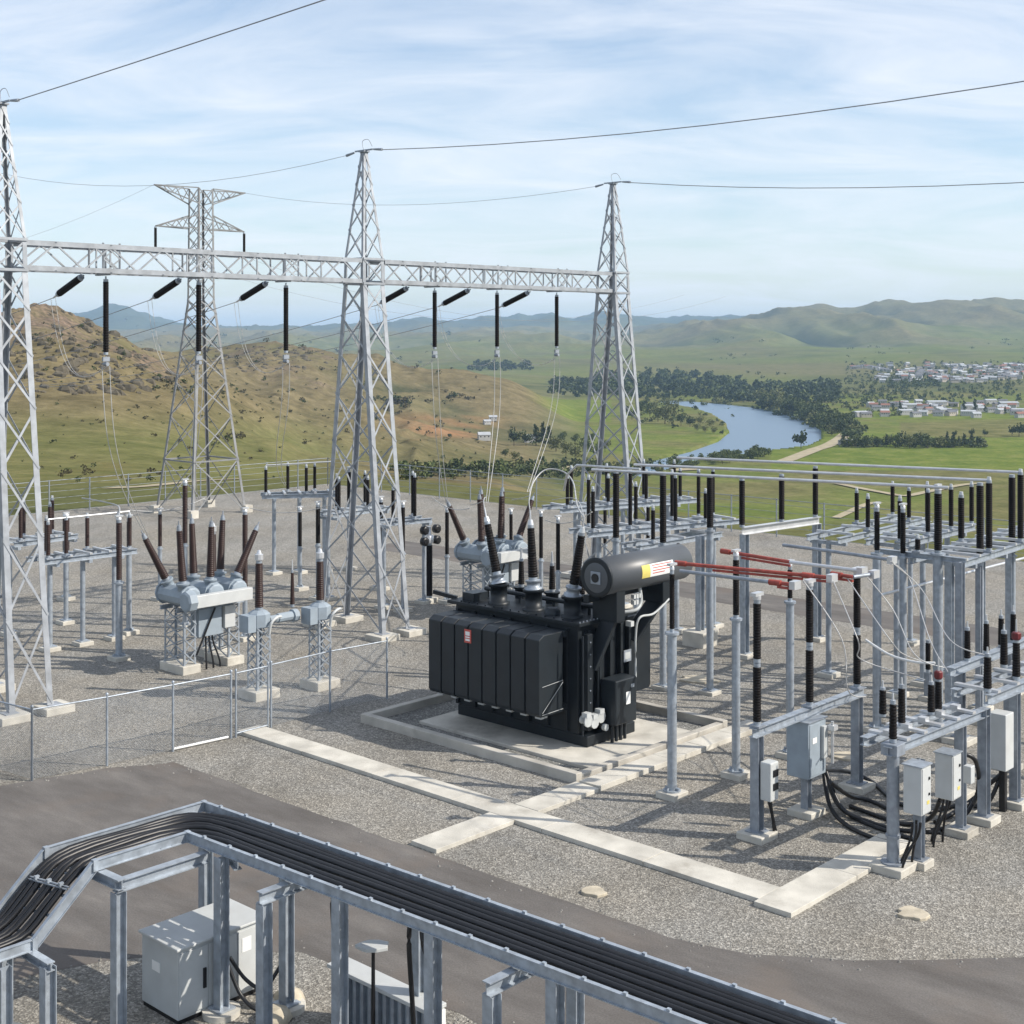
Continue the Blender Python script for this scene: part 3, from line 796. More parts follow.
def put_house(proto, px, py, rz, label, cat, group, s=1.0):
    p = hit(px, py)
    if p is None: return
    if proto not in used: o = proto; used.add(proto)
    else:
        o = proto.copy(); COL.objects.link(o)
    o.location = p; o.rotation_euler = (0, 0, rz); o.scale = (s, s, s)
    return tag(o, label, cat, group)
for px, py, k, rz in [(912, 409, 0, .05), (936, 406, 0, .1), (860, 417, 1, .4), (945, 414, 1, .2), (972, 410, 0, .15), (1008, 407, 0, .1), (905, 415, 1, .2), (968, 416, 1, -.2), (990, 404, 1, .2), (1018, 414, 1, 0)]:
    put_house(SH[k], px, py, rz, 'long white shed with pale roof in the lower town', 'warehouse', 'white sheds in the lower town', 0.42)
for i in range(60):
    px = random.uniform(865, 1030); py = random.uniform(404, 418)
    put_house(random.choice(HP), px, py, random.uniform(-.5, .5), 'small house among the sheds of the lower town', 'house', 'houses in the lower town', 0.5)
for i in range(210):
    px = 875 + 155 * random.random() ** 0.8; py = random.uniform(365, 383 - max(0, (px - 980)) * 0.1)
    if px < 920 and random.random() < .4: py = random.uniform(376, 384)
    put_house(random.choice(HP + HP[:3]), px, py, random.uniform(-.6, .6), 'tiny pale house in the upper hillside suburb', 'house', 'houses of the upper suburb', 0.55)
for i in range(9):
    put_house(random.choice(HP), 853 + i * 3.5, 369 + random.uniform(-1.5, 2), random.uniform(-.4, .4), 'pale house in the small row left of the suburb', 'house', 'houses left of the suburb', .6)
put_house(HP[1], 530, 443, .1, 'white farmhouse with pale roof between dark trees', 'house', None, .5)
put_house(HP[1], 484, 440.5, .2, 'white low house at the foot of the orange bank', 'house', None, .5)
put_house(HP[1], 493, 421, .1, 'small white barn at the edge of the green meadow', 'barn', None, .4)
put_house(HP[1], 487, 425, .4, 'white cottage just below the small white barn', 'house', None, .35)
put_house(SH[1], 846, 445, .5, 'pale shed roof beside the riverside road', 'shed', None, .3)
for h_ in HP + SH:
    if h_ not in used: bpy.data.objects.remove(h_)

pc = V(((201 - 512) * 95 / F, 95.0, 0)); pu, pv = touv(pc)
# ------------------------------------------------------------------ gantry: lattice towers
ZB, ZT, ZP = 14.2, 15.2, 19.6
def brace_face(mb, A0, A1, B0, B1, n, w, ratio=1.0, t=0.012):
    """X bracing between legs A (A0->A1) and B (B0->B1)"""
    A0, A1, B0, B1 = map(V, (A0, A1, B0, B1))
    ts = [0.0]; s = 1.0
    for k in range(n): ts.append(ts[-1] + s); s *= ratio
    ts = [x / ts[-1] for x in ts]
    nrm = (A1 - A0).cross(B0 - A0).normalized()
    for a, b in zip(ts[:-1], ts[1:]):
        mb.bar(A0.lerp(A1, a), B0.lerp(B1, b), w, t, nrm, 0, (0, 0.012)); mb.bar(B0.lerp(B1, a), A0.lerp(A1, b), w, t, nrm, 0, (0, -0.012))
    return mb

def lattice_tower(c, label):
    u0, v0 = touv(c)
    root = thing('lattice_tower', (c[0], c[1], 0), label, 'gantry tower', 'lattice towers of the gantry')
    sec = [(0.25, 0.74, 1.95), (ZB, 0.58, 0.60), (ZT, 0.56, 0.58), (ZP, 0.10, 0.10)]
    def P(i, su, sv): return uv(u0 + su * sec[i][1], v0 + sv * sec[i][2], sec[i][0])
    for su in (-1, 1):
        for sv in (-1, 1):
            mb = MB(); lw = [0.20, 0.15, 0.11]
            for i in range(3):
                mb.angle(P(i, su, sv), P(i + 1, su, sv), lw[i], 0.025, G3 * -su, P3 * -sv)
            mb.box(P(0, su, sv) - UP * 0.01, 0.45, 0.45, 0.03)
            mb.build('leg', M['lattice'], root)
            q = P(0, su, sv); MB().ubox(*[touv(q)[0] - .5, touv(q)[0] + .5, touv(q)[1] - .5, touv(q)[1] + .5], -0.1, 0.23).build('footing', M['concrete'], root, 0.02)
    mb = MB()
    for (i, n, w, rt) in ((0, 7, 0.075, 0.88), (1, 1, 0.06, 1), (2, 5, 0.05, 0.84)):
        for a, b in (((-1, -1), (1, -1)), ((1, -1), (1, 1)), ((1, 1), (-1, 1)), ((-1, 1), (-1, -1))):
            brace_face(mb, P(i, *a), P(i + 1, *a), P(i, *b), P(i + 1, *b), n, w, rt)
    for i in (1, 2):
        for a, b in (((-1, -1), (1, -1)), ((1, -1), (1, 1)), ((1, 1), (-1, 1)), ((-1, 1), (-1, -1))):
            mb.bar(P(i, *a), P(i, *b), 0.09, 0.09)
    mb.build('bracing', M['lattice'], root)
    top = uv(u0, v0, ZP)
    mb = MB().box(top + UP * 0.03, 0.34, 0.34, 0.06)
    mb.bar(top + UP * .08 - P3 * .55, top + UP * .08 + P3 * .55, 0.06, 0.06)
    mb.path(smooth_path([top + UP * .08 - G3 * .02, top + UP * .45 + P3 * .1, top + UP * .5 - P3 * .25, top + UP * .2 - P3 * .5]), 0.012, 5)
    mb.build('peak_bracket', M['galvd'], root)
    return root
TC = [V((-16.66, 45.2, 0)), V((-6.07, 56.8, 0)), V((5.0, 68.6, 0))]
lattice_tower(TC[0], 'tall lattice gantry tower cut by the left picture edge')
lattice_tower(TC[1], 'middle lattice gantry tower between the two beam spans')
lattice_tower(TC[2], 'lattice gantry tower behind the transformer, ending the beam at right')
TU = [touv(c) for c in TC]
VB = sum(t[1] for t in TU) / 3

def truss(ua, ub, label):
    root = thing('truss_beam', uv(ua, VB, ZB), label, 'gantry beam', 'gantry truss beams')
    mb = MB(); hv = 0.52
    for sv in (-1, 1):
        for z in (ZB, ZT):
            mb.angle(uv(ua, VB + sv * hv, z), uv(ub, VB + sv * hv, z), 0.17, 0.022, P3 * -sv, UP * (1 if z == ZB else -1))
    mb.build('chords', M['lattice'], root)
    mb = MB(); n = max(2, int(round((ub - ua) / 1.0)))
    us = [ua + (ub - ua) * i / n for i in range(n + 1)]
    for i in range(n):
        for sv in (-1, 1):
            z0, z1 = (ZB + .08, ZT - .08) if (i % 2 == 0) else (ZT - .08, ZB + .08)
            mb.bar(uv(us[i], VB + sv * (hv - .03), z0), uv(us[i + 1], VB + sv * (hv - .03), z1), 0.055, 0.04, P3)
            if i % 3 == 0: mb.bar(uv(us[i], VB + sv * (hv - .06), ZB), uv(us[i], VB + sv * (hv - .06), ZT), 0.05, 0.04, P3)
        for z in (ZB + .03, ZT - .03):
            s = 1 if i % 2 else -1
            mb.bar(uv(us[i], VB - s * hv, z), uv(us[i + 1], VB + s * hv, z), 0.06, 0.03)
    mb.build('lacing', M['lattice'], root)
    return root, mb
HANG = [25.6, 29.4, 33.4, 41.4, 45.3, 49.4]
STR = [25.1, 29.05, 33.0, 40.45, 44.2, 48.2]
for k, (a, b, lab) in enumerate([(TU[0][0] - 9, TU[0][0] - .62, 'lattice beam stub running out of frame left of the leftmost tower'),
                  (TU[0][0] + .62, TU[1][0] - .62, 'lattice truss beam spanning from left gantry tower to middle tower'),
                  (TU[1][0] + .62, TU[2][0] + .58 - 1.2, 'lattice truss beam spanning from middle gantry tower to right tower')]):
    root, _ = truss(a, b, lab)
    if k:
        mb = MB()
        for h in HANG:
            if a < h < b:
                for du in (-.32, .32):
                    for sv in (-1, 1): mb.bar(uv(h + du, VB + sv * .46, ZB), uv(h + du, VB + sv * .46, ZT + .05), 0.06, 0.06)
                mb.bar(uv(h, VB - .5, ZB - .0), uv(h, VB + .5, ZB - .0), 0.12, 0.1)
                brace_face(mb, uv(h - .32, VB - .49, ZB), uv(h - .32, VB - .49, ZT), uv(h + .32, VB - .49, ZB), uv(h + .32, VB - .49, ZT), 2, 0.05)
        mb.build('hanger_frame', M['lattice'], root)

nm = ['leftmost', 'second', 'third', 'fourth', 'fifth', 'rightmost']
where = ['left span', 'left span', 'left span', 'right span', 'right span', 'right span']
HB = []
for i, u in enumerate(HANG):
    t = uv(u, VB - .1, ZB - .08); Lh = 2.72 if i < 3 else 2.62
    root = thing('hanging_insulator', t, f'{nm[i]} vertical black insulator string hanging under the gantry beam', 'insulator', 'hanging insulators under the gantry beam')
    insulator(root, t - UP * .1, t - UP * Lh, 0.10, 'glazek', pitch=0.09)
    b = t - UP * (Lh + .05)
    mb = MB().tube(t, t - UP * .12, 0.03, 0.03, 6); mb.build('shackle', M['galv'], root)
    mb = MB().box(b - UP * .1, 0.26, 0.08, 0.16).tube(b - UP * .27 - P3 * .12, b - UP * .27 + P3 * .12, .07, .07, 10).tube(b, b - UP * .3, .025, .025, 6)
    mb.build('clamp', M['galvd'], root)
    HB.append(b - UP * .35)
SE = []
for i, u in enumerate(STR):
    s = uv(u, VB + .5, ZB - .05)
    e = s + P3 * 1.75 - UP * .62
    root = thing('strain_insulator', s, f'{nm[i]} slanting black strain insulator pulled away behind the gantry beam', 'insulator', 'strain insulators behind the gantry beam')
    insulator(root, s + (e - s) * .08, e, 0.13, 'glazek', pitch=0.1)
    MB().tube(s, s + (e - s) * .1, .03, .03, 6).build('shackle', M['galv'], root)
    MB().tube(e, e + (e - s).normalized() * .35, .05, .03, 6).build('clamp', M['alu'], root)
    SE.append(e + (e - s).normalized() * .35)

def wire(name, pts, r, mat, label, cat, group=None, n=5):
    return tag(MB().path(pts, r, n).build(name, M[mat]), label, cat, group)
for i, e in enumerate(SE):
    far = e + P3 * 90 - UP * 3.0
    wire('line_conductor', sag(e, far, 3.4, 24), 0.014, 'wire', f'sagging line conductor leaving the {nm[i]} strain insulator toward the hills', 'wire', 'line conductors leaving the gantry')
    b = HB[i]
    mb = MB()
    for d in (-.09, .09):
        mb.path(bez(e + G3 * d, e + G3 * (d + .3) - UP * 2.6, b - G3 * .9 - UP * .9 + P3 * .4, b + G3 * d * .5), 0.008, 5)
    tag(mb.build('jumper_wire', M['dropper']), f'pale twin jumper looping from {nm[i]} strain insulator to its hanging string', 'wire', 'jumper wires under the gantry')
tips = [(at(147, 536, 4.7)), (at(198, 500, 5.0)), (at(286, 486, 4.3)), (at(447, 503, 4.7)), (at(487, 503, 5.0)), (at(528, 492, 5.0))]
dl = ['ending at the leftmost breaker bushing', 'ending behind the left circuit breaker', 'ending at the rack right of the pylon', 'ending at the breaker behind the transformer', 'ending at the rear breaker bushings', 'ending right of the rear breaker']
for i, b in enumerate(HB):
    e = tips[i]; mb = MB()
    for d in (-.11, .11):
        o = V((d * 1.2, 0, 0))
        mid = V((b.x * .75 + e.x * .25, b.y, b.z * .45 + e.z * .55))
        mb.path(bez(b + o, V((b.x + .1, b.y, b.z * .6 + e.z * .4)) + o, mid + o, e + o * .3, 18), 0.014, 5)
    tag(mb.build('dropper_wire', M['dropper']), f'pale twin dropper wires from {nm[i]} hanging insulator {dl[i]}', 'wire', 'dropper wires below the gantry')

for i, (c, lab) in enumerate(zip(TC, ['leftmost tower peak rising out of the photo top', 'middle tower peak and crossing the sky to the right', 'right tower peak, almost level across the sky'])):
    top = V((c.x, c.y, ZP + .1))
    L1 = 46; end = top - P3 * L1 + UP * (2.3, .6, -.6)[i]
    wire('earth_wire', sag(top - P3 * .9 - UP * .08, end, (.15, 1.0, 1.3)[i]), 0.018, 'wire', 'dark overhead earth wire from ' + lab, 'wire', None)
    far = top + P3 * 60 + UP * 10.7 if i < 2 else uv(pu + 3.7, pv, 22.2)
    if i: wire('earth_wire', sag(top + P3 * .9 - UP * .12, far, 3.84 if i < 2 else .9, 24), 0.010, 'wire', f"thin earth wire sagging away to the left from the {['left', 'middle', 'right'][i]} gantry tower peak", 'wire', None)
    root = thing('wire_clamp', top, f"grey wire clamps either side of the {['left', 'middle', 'right'][i]} gantry tower peak", 'clamp', 'wire clamps at the tower peaks')
    MB().tube(top - P3 * 1.1 - UP * .08, top - P3 * .6 - UP * .03, .06, .04, 7).tube(top + P3 * .6 - UP * .06, top + P3 * 1.1 - UP * .14, .04, .06, 7).build('clamp', M['galvd'], root)

# ------------------------------------------------------------------ far pylon
pc = V(((201 - 512) * 95 / F, 95.0, 0)); pu, pv = touv(pc)
root = thing('pylon', pc, 'large lattice transmission pylon with two crossarms before the brown hill', 'pylon')
ZW, ZTOP = 14.6, 22.2
psec = [(0.0, 2.2, 2.2), (ZW, .66, .66), (ZTOP, .60, .60)]
def PP(i, su, sv): return uv(pu + su * psec[i][1], pv + sv * psec[i][2], psec[i][0])
FACES = (((-1, -1), (1, -1)), ((1, -1), (1, 1)), ((1, 1), (-1, 1)), ((-1, 1), (-1, -1)))
for su in (-1, 1):
    for sv in (-1, 1):
        mb = MB()
        for i in range(2): mb.angle(PP(i, su, sv), PP(i + 1, su, sv), 0.18 if i == 0 else .13, .03, G3 * -su, P3 * -sv)
        mb.build('leg', M['lattice2'], root)
        MB().box(PP(0, su, sv) + UP * .2, .6, .6, .6).build('footing', M['concrete'], root)
mb = MB()
for i, n, w_, rt in ((0, 7, .085, .80), (1, 7, .06, 1)):
    for a, b in FACES: brace_face(mb, PP(i, *a), PP(i + 1, *a), PP(i, *b), PP(i + 1, *b), n, w_, rt)
for a, b in FACES: mb.bar(PP(0, *a).lerp(PP(1, *a), .25), PP(0, *b).lerp(PP(1, *b), .25), .1, .1)
mb.build('bracing', M['lattice2'], root)
for z0, z1, L, up_ in ((21.15, 22.2, 3.7, True), (19.45, 20.35, 3.6, False)):
    mb = MB()
    for s in (-1, 1):
        tip = uv(pu + s * L, pv, z1 if up_ else z0)
        for sv in (-1, 1):
            a0, a1 = uv(pu + s * .6, pv + sv * .6, z0), uv(pu + s * .6, pv + sv * .6, z1)
            mb.bar(a0, tip, .07, .07); mb.bar(a1, tip, .07, .07)
            for k in range(5):
                t0, t1 = k / 5.5, (k + 1) / 5.5
                mb.bar((a0 if k % 2 else a1).lerp(tip, t0), (a1 if k % 2 else a0).lerp(tip, t1), .045, .045)
    mb.build('crossarm', M['lattice2'], root)
for s in (-1, 1):
    t = uv(pu + s * 3.6, pv, 19.45)
    insulator(root, t - UP * .05, t - UP * 1.7, .10, 'glazek', n=7)
PT = [uv(pu + s * 3.7, pv, 22.2) for s in (-1, 1)]
wire('earth_wire', sag(PT[0], PT[0] + P3 * 70 - UP * 2, 3, 16), .008, 'wire', 'faint wire leaving the left tip of the pylon top crossarm', 'wire')
for s, lab in ((-1, 'left'), (1, 'right')):
    t = uv(pu + s * 3.6, pv, 17.7)
    wire('line_conductor', sag(t, t + G3 * 60 + UP * -1.5, 3.5, 20), .009, 'wire', f'thin conductor running right from the pylon lower crossarm {lab} insulator', 'wire')

# ------------------------------------------------------------------ dead tank circuit breakers
def bushing(root, p0, d, L, r0, r1, glaze, cap=True):
    d = V(d).normalized(); p0 = V(p0)
    MB().lathe(p0 - d * .28, d, [(r0 * 1.25, 0), (r0 * 1.25, .2), (r0 * 1.55, .2), (r0 * 1.55, .28)], 12).build('turret', M['bgrey'], root)
    insulator(root, p0, p0 + d * L, r0, glaze, r1, 'bushing', 0.07, 12)
    e = p0 + d * L
    MB().tube(e, e + d * .1, r1 * .7, r1 * .6, 8).tube(e + d * .1, e + d * .26, .024, .02, 6).build('terminal', M['galvd'], root)
    return e + d * .42

def lattice_column(mb, cu, cv, w, dpt, z0, z1, n, leg=.07, br=.045):
    cs = {(su, sv): (uv(cu + su * w / 2, cv + sv * dpt / 2, z0), uv(cu + su * w / 2, cv + sv * dpt / 2, z1)) for su in (-1, 1) for sv in (-1, 1)}
    for (su, sv), (a, b) in cs.items(): mb.angle(a, b, leg, .012, G3 * -su, P3 * -sv)
    for a, b in FACES: brace_face(mb, *cs[a], *cs[b], n, br)
    return mb

def breaker(c, label, glaze):
    cu, cv = touv(c)
    root = thing('circuit_breaker', (c[0], c[1], 0), label, 'circuit breaker', 'dead tank circuit breakers')
    for s in (-1, 1):
        mb = lattice_column(MB(), cu + s * .95, cv - .05, .5, 1.25, .3, 2.21, 4)
        mb.build('support_frame', M['galv'], root)
        MB().ubox(cu + s * .95 - .38, cu + s * .95 + .38, cv - .8, cv + .7, -.1, .3).build('footing', M['concrete'], root, .03)
    mb = MB()
    for sv in (-.55, .45): mb.ibeam(uv(cu - 1.45, cv + sv, 2.28), uv(cu + 1.45, cv + sv, 2.28), .14, .14)
    mb.build('cross_beam', M['galv'], root)
    for k in (-1, 0, 1):
        mb = MB().lathe(uv(cu + k * 1.02, cv - .95, 2.74), P3, [(.30, 0), (.36, .03), (.36, .16), (.42, .16), (.42, .22), (.36, .22), (.36, 1.72), (.42, 1.72), (.42, 1.78), (.36, 1.88), (.30, 1.9)], 10, 0, False)
        mb.build('tank', M['bgrey'], root)
        for sv in (-.55, .5):
            bushing(root, uv(cu + k * 1.05 + k * .12, cv + sv, 3.24), UP + G3 * ((.52 if sv * k < 0 else .10) * k) + P3 * (.06 if sv > 0 else -.03), 1.85 if sv * k < 0 else 2.0, .155, .11, glaze)
    MB().ubox(cu - 1.1, cu + 1.35, cv - 1.28, cv - 1.0, 2.4, 2.84).build('drive_housing', M['lgrey'], root, .02)
    MB().lathe(uv(cu - 1.48, cv - 1.1, 2.66), G3, [(.3, 0), (.38, .05), (.38, .34), (.3, .38)], 8, 0, False).build('drive_end', M['bgrey'], root)
    cb = MB().ubox(cu - .55, cu + .45, cv - .62, cv - .1, 1.2, 2.2).build('control_cabinet', M['bgrey'], root, .015)
    MB().ubox(cu + .52, cu + .98, cv - .72, cv - .2, 1.4, 2.2).build('control_cabinet', M['lgrey'], root, .015)
    mb = MB()
    for k in range(3): mb.path(bez(uv(cu - .1 + k * .14, cv - .4, 1.25), uv(cu - .1 + k * .14, cv - .4, .7), uv(cu - .2 + k * .3, cv - .6, .5), uv(cu - .2 + k * .3, cv - .6, -.05)), .035, 6)
    mb.bar(uv(cu - .7, cv - .7, .6), uv(cu + .1, cv - .7, 2.2), .05, .05)
    mb.build('cable_leads', M['black'], root)
    return root
br = breaker(V((-11.35, 50.6, 0)), 'brown bushing dead tank circuit breaker between left and middle gantry towers', 'glazeb')
BR2 = V((-0.9, 60.2, 0))
copy_thing(br, BR2, 'dead tank circuit breaker with bushings rising behind the black transformer')

# ------------------------------------------------------------------ instrument transformers on lattice stands
def inst_tr(px, py, label, glaze, ins_h, r, zt=2.35, arm=False):
    c = at(px, py); cu, cv = touv(c)
    root = thing('instrument_transformer', c, label, 'instrument transformer', 'instrument transformers on lattice stands')
    lattice_column(MB(), cu, cv, .55, .55, .3, zt, 5).build('stand', M['galv'], root)
    MB().ubox(cu - .5, cu + .5, cv - .5, cv + .5, -.1, .3).build('footing', M['concrete'], root, .03)
    mb = MB().lathe(uv(cu, cv, zt), UP, [(.36, 0), (.38, .03), (.38, .44), (.34, .48), (.2, .56)], 8, 0, False)
    mb.ubox(cu - .62, cu - .3, cv - .25, cv + .25, zt - .1, zt + .45)
    mb.build('base_tank', M['bgrey'], root)
    mb = MB(); mb.path(smooth_path([uv(cu + .1, cv - .42, zt - .2), uv(cu + .12, cv - .5, zt + .15), uv(cu + .35, cv - .5, zt + .32), uv(cu + .6, cv - .4, zt + .3)]), .05, 7)
    mb.build('pipe', M['lgrey'], root)
    insulator(root, uv(cu, cv, zt + .56), uv(cu, cv, zt + .56 + ins_h), r, glaze, r * .85)
    mb = MB().lathe(uv(cu, cv, zt + .56 + ins_h), UP, [(r * .8, 0), (r * .95, .02), (r * .95, .2), (r * .6, .22), (r * .3, .34)], 10, 0, False)
    mb.build('head', M['alu'], root)
    if arm:
        MB().lathe(uv(cu + .3, cv - .15, zt + .2), G3, [(.13, 0), (.13, .35), (.16, .35), (.16, .95), (.22, .96), (.22, 1.15), (.16, 1.18)], 10, 0, False).build('arm_tank', M['bgrey'], root)
        insulator(root, uv(cu + 1.28, cv - .15, zt + .5), uv(cu + 1.28, cv - .15, zt + 1.75), .085, glaze, .05)
        MB().tube(uv(cu + 1.28, cv - .15, zt + 1.75), uv(cu + 1.28, cv - .15, zt + 2.1), .03, .015, 6).build('terminal', M['alu'], root)
    return c
inst_tr(259, 697, 'instrument transformer with a pale side tank right of the left breaker', 'glazeb', 1.65, .15, arm=True)
inst_tr(320, 687, 'slender instrument transformer on lattice stand left of the middle gantry tower', 'glazeb', 1.5, .15)
inst_tr(213, 655, 'instrument transformer standing behind the left circuit breaker', 'glazeb', 1.75, .14)

# ------------------------------------------------------------------ generic racks of post insulators
def rack(A, B, nposts, ins, label, cat, group=None, depth=1.0, h=.2, post='pipe', glaze='glazek', r=.085, rungs=0, glz=None, foot=True):
    """A, B: ends of the front beam (world, beam height). ins: (t, side, height)"""
    A, B = V(A), V(B); d = (B - A).normalized(); q = V((-d.y, d.x, 0))
    if q.dot(P3) < 0: q = -q
    root = thing('switch_rack', (A.x, A.y, 0), label, cat, group, math.atan2(d.y, d.x))
    mb = MB()
    mb.ibeam(A, B, .16, h)
    if depth: mb.ibeam(A + q * depth, B + q * depth, .16, h)
    mb.build('beam', M['galv'], root)
    if rungs and depth:
        mb = MB()
        for k in range(rungs):
            p = A.lerp(B, (k + .5) / rungs); mb.bar(p + UP * .14 - q * .12, p + q * (depth + .12) + UP * .14, .12, .08)
        mb.build('cross_bars', M['alu'], root)
    for k in range(nposts):
        t = (k + .5) / nposts if nposts > 2 else (.06, .94)[k]
        p = A.lerp(B, t) + q * (depth / 2 if depth else 0)
        mb = MB(); zt = A.z - h / 2
        if post == 'pipe': mb.tube((p.x, p.y, .15), (p.x, p.y, zt), .10, .10, 12)
        else: mb.ibeam((p.x, p.y, .15), (p.x, p.y, zt), .22, .22, .02, d)
        mb.box((p.x, p.y, .17), .4, .4, .04, GA)
        if depth: mb.bar(V((p.x, p.y, zt - .06)) - q * (depth / 2 + .1), V((p.x, p.y, zt - .06)) + q * (depth / 2 + .1), .14, .12)
        mb.build('post', M['galv'], root)
        if foot: MB().box((p.x, p.y, .02), .62, .62, .26, GA).build('footing', M['concrete'], root, .02)
    tops = []
    for t, s, hh in ins:
        p = A.lerp(B, t) + q * (depth * s) + UP * (h / 2)
        mb = MB().box(p + UP * .03, .26, .26, .06).build('mount', M['galvd'], root)
        insulator(root, p + UP * .06, p + UP * (hh + .06), r, glaze)
        e = p + UP * (hh + .06)
        MB().tube(e, e + UP * .1, r * .7, r * .6, 8).build('terminal', M['alu'], root)
        tops.append(e + UP * .1)
    return root, tops

# left, behind the left tower
_, lt = rack(at(40, 563, 3.5), at(137, 551, 3.5), 3, [(.08, 0, 1.35), (.20, 1, 1.35), (.62, 1, 1.3), (.92, 0, 1.3), (.26, 0, 1.45), (.95, 1, 1.2)], 'switch rack of brown insulators behind the left gantry tower', 'disconnector', 'switch racks on the left side', 1.1, glaze='glazeb', rungs=5)
MB_ = MB(); MB_.tube(lt[0], lt[3] + UP * .05, .035, .035, 7)
tag(MB_.build('busbar', M['alu']), 'thin tube busbar over the rack behind the left gantry tower', 'busbar')
# single front post with twin stacked insulators
def ins_post(px, yb, ypipe, yins, label, rp=.14, ri=.10, joint=None, glaze='glazek', foot=.62, group=None, pipe='galv', cat='insulator post', wide=None):
    b = at(px, yb); D = b.y; zp, zi = zat(ypipe, D), zat(yins, D)
    root = thing('insulator_post', b, label, cat, group)
    if foot: MB().box((b.x, b.y, .03), foot, foot, .26, GA).build('footing', M['concrete'], root, .02)
    mb = MB().tube((b.x, b.y, .15), (b.x, b.y, zp - .06), rp, rp, 14)
    mb.lathe((b.x, b.y, .16), UP, [(rp * 1.9, 0), (rp * 1.9, .04)], 10); mb.lathe((b.x, b.y, zp - .06), UP, [(rp * 1.5, 0), (rp * 1.5, .06)], 12)
    for k in range(4): mb.bar((b.x, b.y, .2), (b.x + rp * 1.75 * math.cos(GA + k * 1.571), b.y + rp * 1.75 * math.sin(GA + k * 1.571), .2), .02, .12)
    mb.build('post', M[pipe], root)
    zs = [zp] + ([zat(joint, D)] if joint else []) + [zi]
    for a, c in zip(zs[:-1], zs[1:]): insulator(root, (b.x, b.y, a), (b.x, b.y, c - .01), ri, glaze)
    MB().lathe((b.x, b.y, zi), UP, [(ri * .9, 0), (ri * .9, .08), (ri * .5, .12)], 10).box((b.x, b.y, zi + .15), .3, .12, .06).build('terminal', M['alu'], root)
    return V((b.x, b.y, zi + .16))
L1 = ins_post(119, 660, 582, 520, 'brown insulator on a tall post before the left rack', .13, .11, glaze='glazeb', group='single insulator posts on the left')
ins_post(129, 634, 552, 519, 'brown insulator post just right of the left rack', .11, .10, glaze='glazeb', group='single insulator posts on the left')
ins_post(66, 600, 552, 516, 'fat brown insulator on a short post between left tower legs and breaker', .12, .16, glaze='glazeb', group='single insulator posts on the left')
wire('jumper_wire', smooth_path([at(82, 498, 5), at(100, 501, 4.95), at(118, 506, 5.0), L1]), .03, 'dropper', 'pale rigid jumper arm reaching left over the left rack', 'wire')
# centre left, right of the pylon
_, ct = rack(at(262, 497, 4.0), at(338, 495, 4.0), 3, [(.05, 0, 1.3), (.36, 1, 1.35), (.58, 0, 1.35), (.72, 1, 1.3), (.92, 0, 1.4)], 'switch rack standing between the pylon and middle gantry tower', 'disconnector', 'switch racks on the left side', 1.2, rungs=5)
_, cm = rack(at(386, 524, 3.8), at(432, 520, 3.8), 2, [(.15, 0, 1.4), (.62, 0, 1.9), (.8, 1, 1.9)], 'small switch rack seen just right of the middle gantry tower', 'disconnector', 'switch racks on the left side', .9)
# capacitor stack on post, right of the middle tower
b = at(429, 602); root = thing('voltage_divider', b, 'dark post insulator topped by four black discs right of middle gantry tower', 'voltage transformer')
MB().box((b.x, b.y, .05), .6, .6, .3, GA).build('footing', M['concrete'], root, .02)
D = b.y
insulator(root, (b.x, b.y, .2), (b.x, b.y, zat(543, D)), .17, 'glazek')
zt = zat(543, D)
MB().lathe((b.x, b.y, zt), UP, [(.2, 0), (.22, .05), (.22, .35), (.1, .4), (.1, .75)], 10).build('head', M['alu'], root)
for dx in (-1, 1):
    for dz in (.12, .62):
        MB().lathe(V((b.x, b.y, zt + dz)) + G3 * (dx * .38) - P3 * .1, P3, [(.1, -.12), (.2, -.1), (.2, .1), (.1, .12)], 12).build('disc', M['black'], root)
for px, yb, yp, yi, lab in [(185, 628, 545, 483, 'thin dark insulator post left of the rear instrument transformer'), (245, 640, 590, 512, 'brown insulator post between breaker and side tank transformer'), (318, 600, 545, 505, 'dark insulator post partly hidden by the slender instrument transformer'), (349, 570, 505, 470, 'dark insulator post seen through the middle gantry tower'), (381, 590, 545, 500, 'dark insulator post between the legs of middle gantry tower')]:
    ins_post(px, yb, yp, yi, lab, .10, .11, glaze='glazeb' if px < 300 else 'glazek', group='single insulator posts behind the left breaker')
wire('busbar', [ct[0] + V((0, 0, .03)), ct[4] + V((0, 0, .05))], .035, 'alu', 'thin tube busbar along the rack right of the pylon', 'busbar')
# behind the transformer
for px, yb, yp, yi, lab in [(558, 640, 572, 520, 'black insulator post right of the rear breaker behind the transformer'), (541, 622, 560, 514, 'thin dark insulator post just beyond the rear breaker'), (511, 590, 545, 512, 'dark insulator post hidden behind the rear breaker bushings')]:
    ins_post(px, yb, yp, yi, lab, .09, .09, group='single insulator posts behind the transformer')

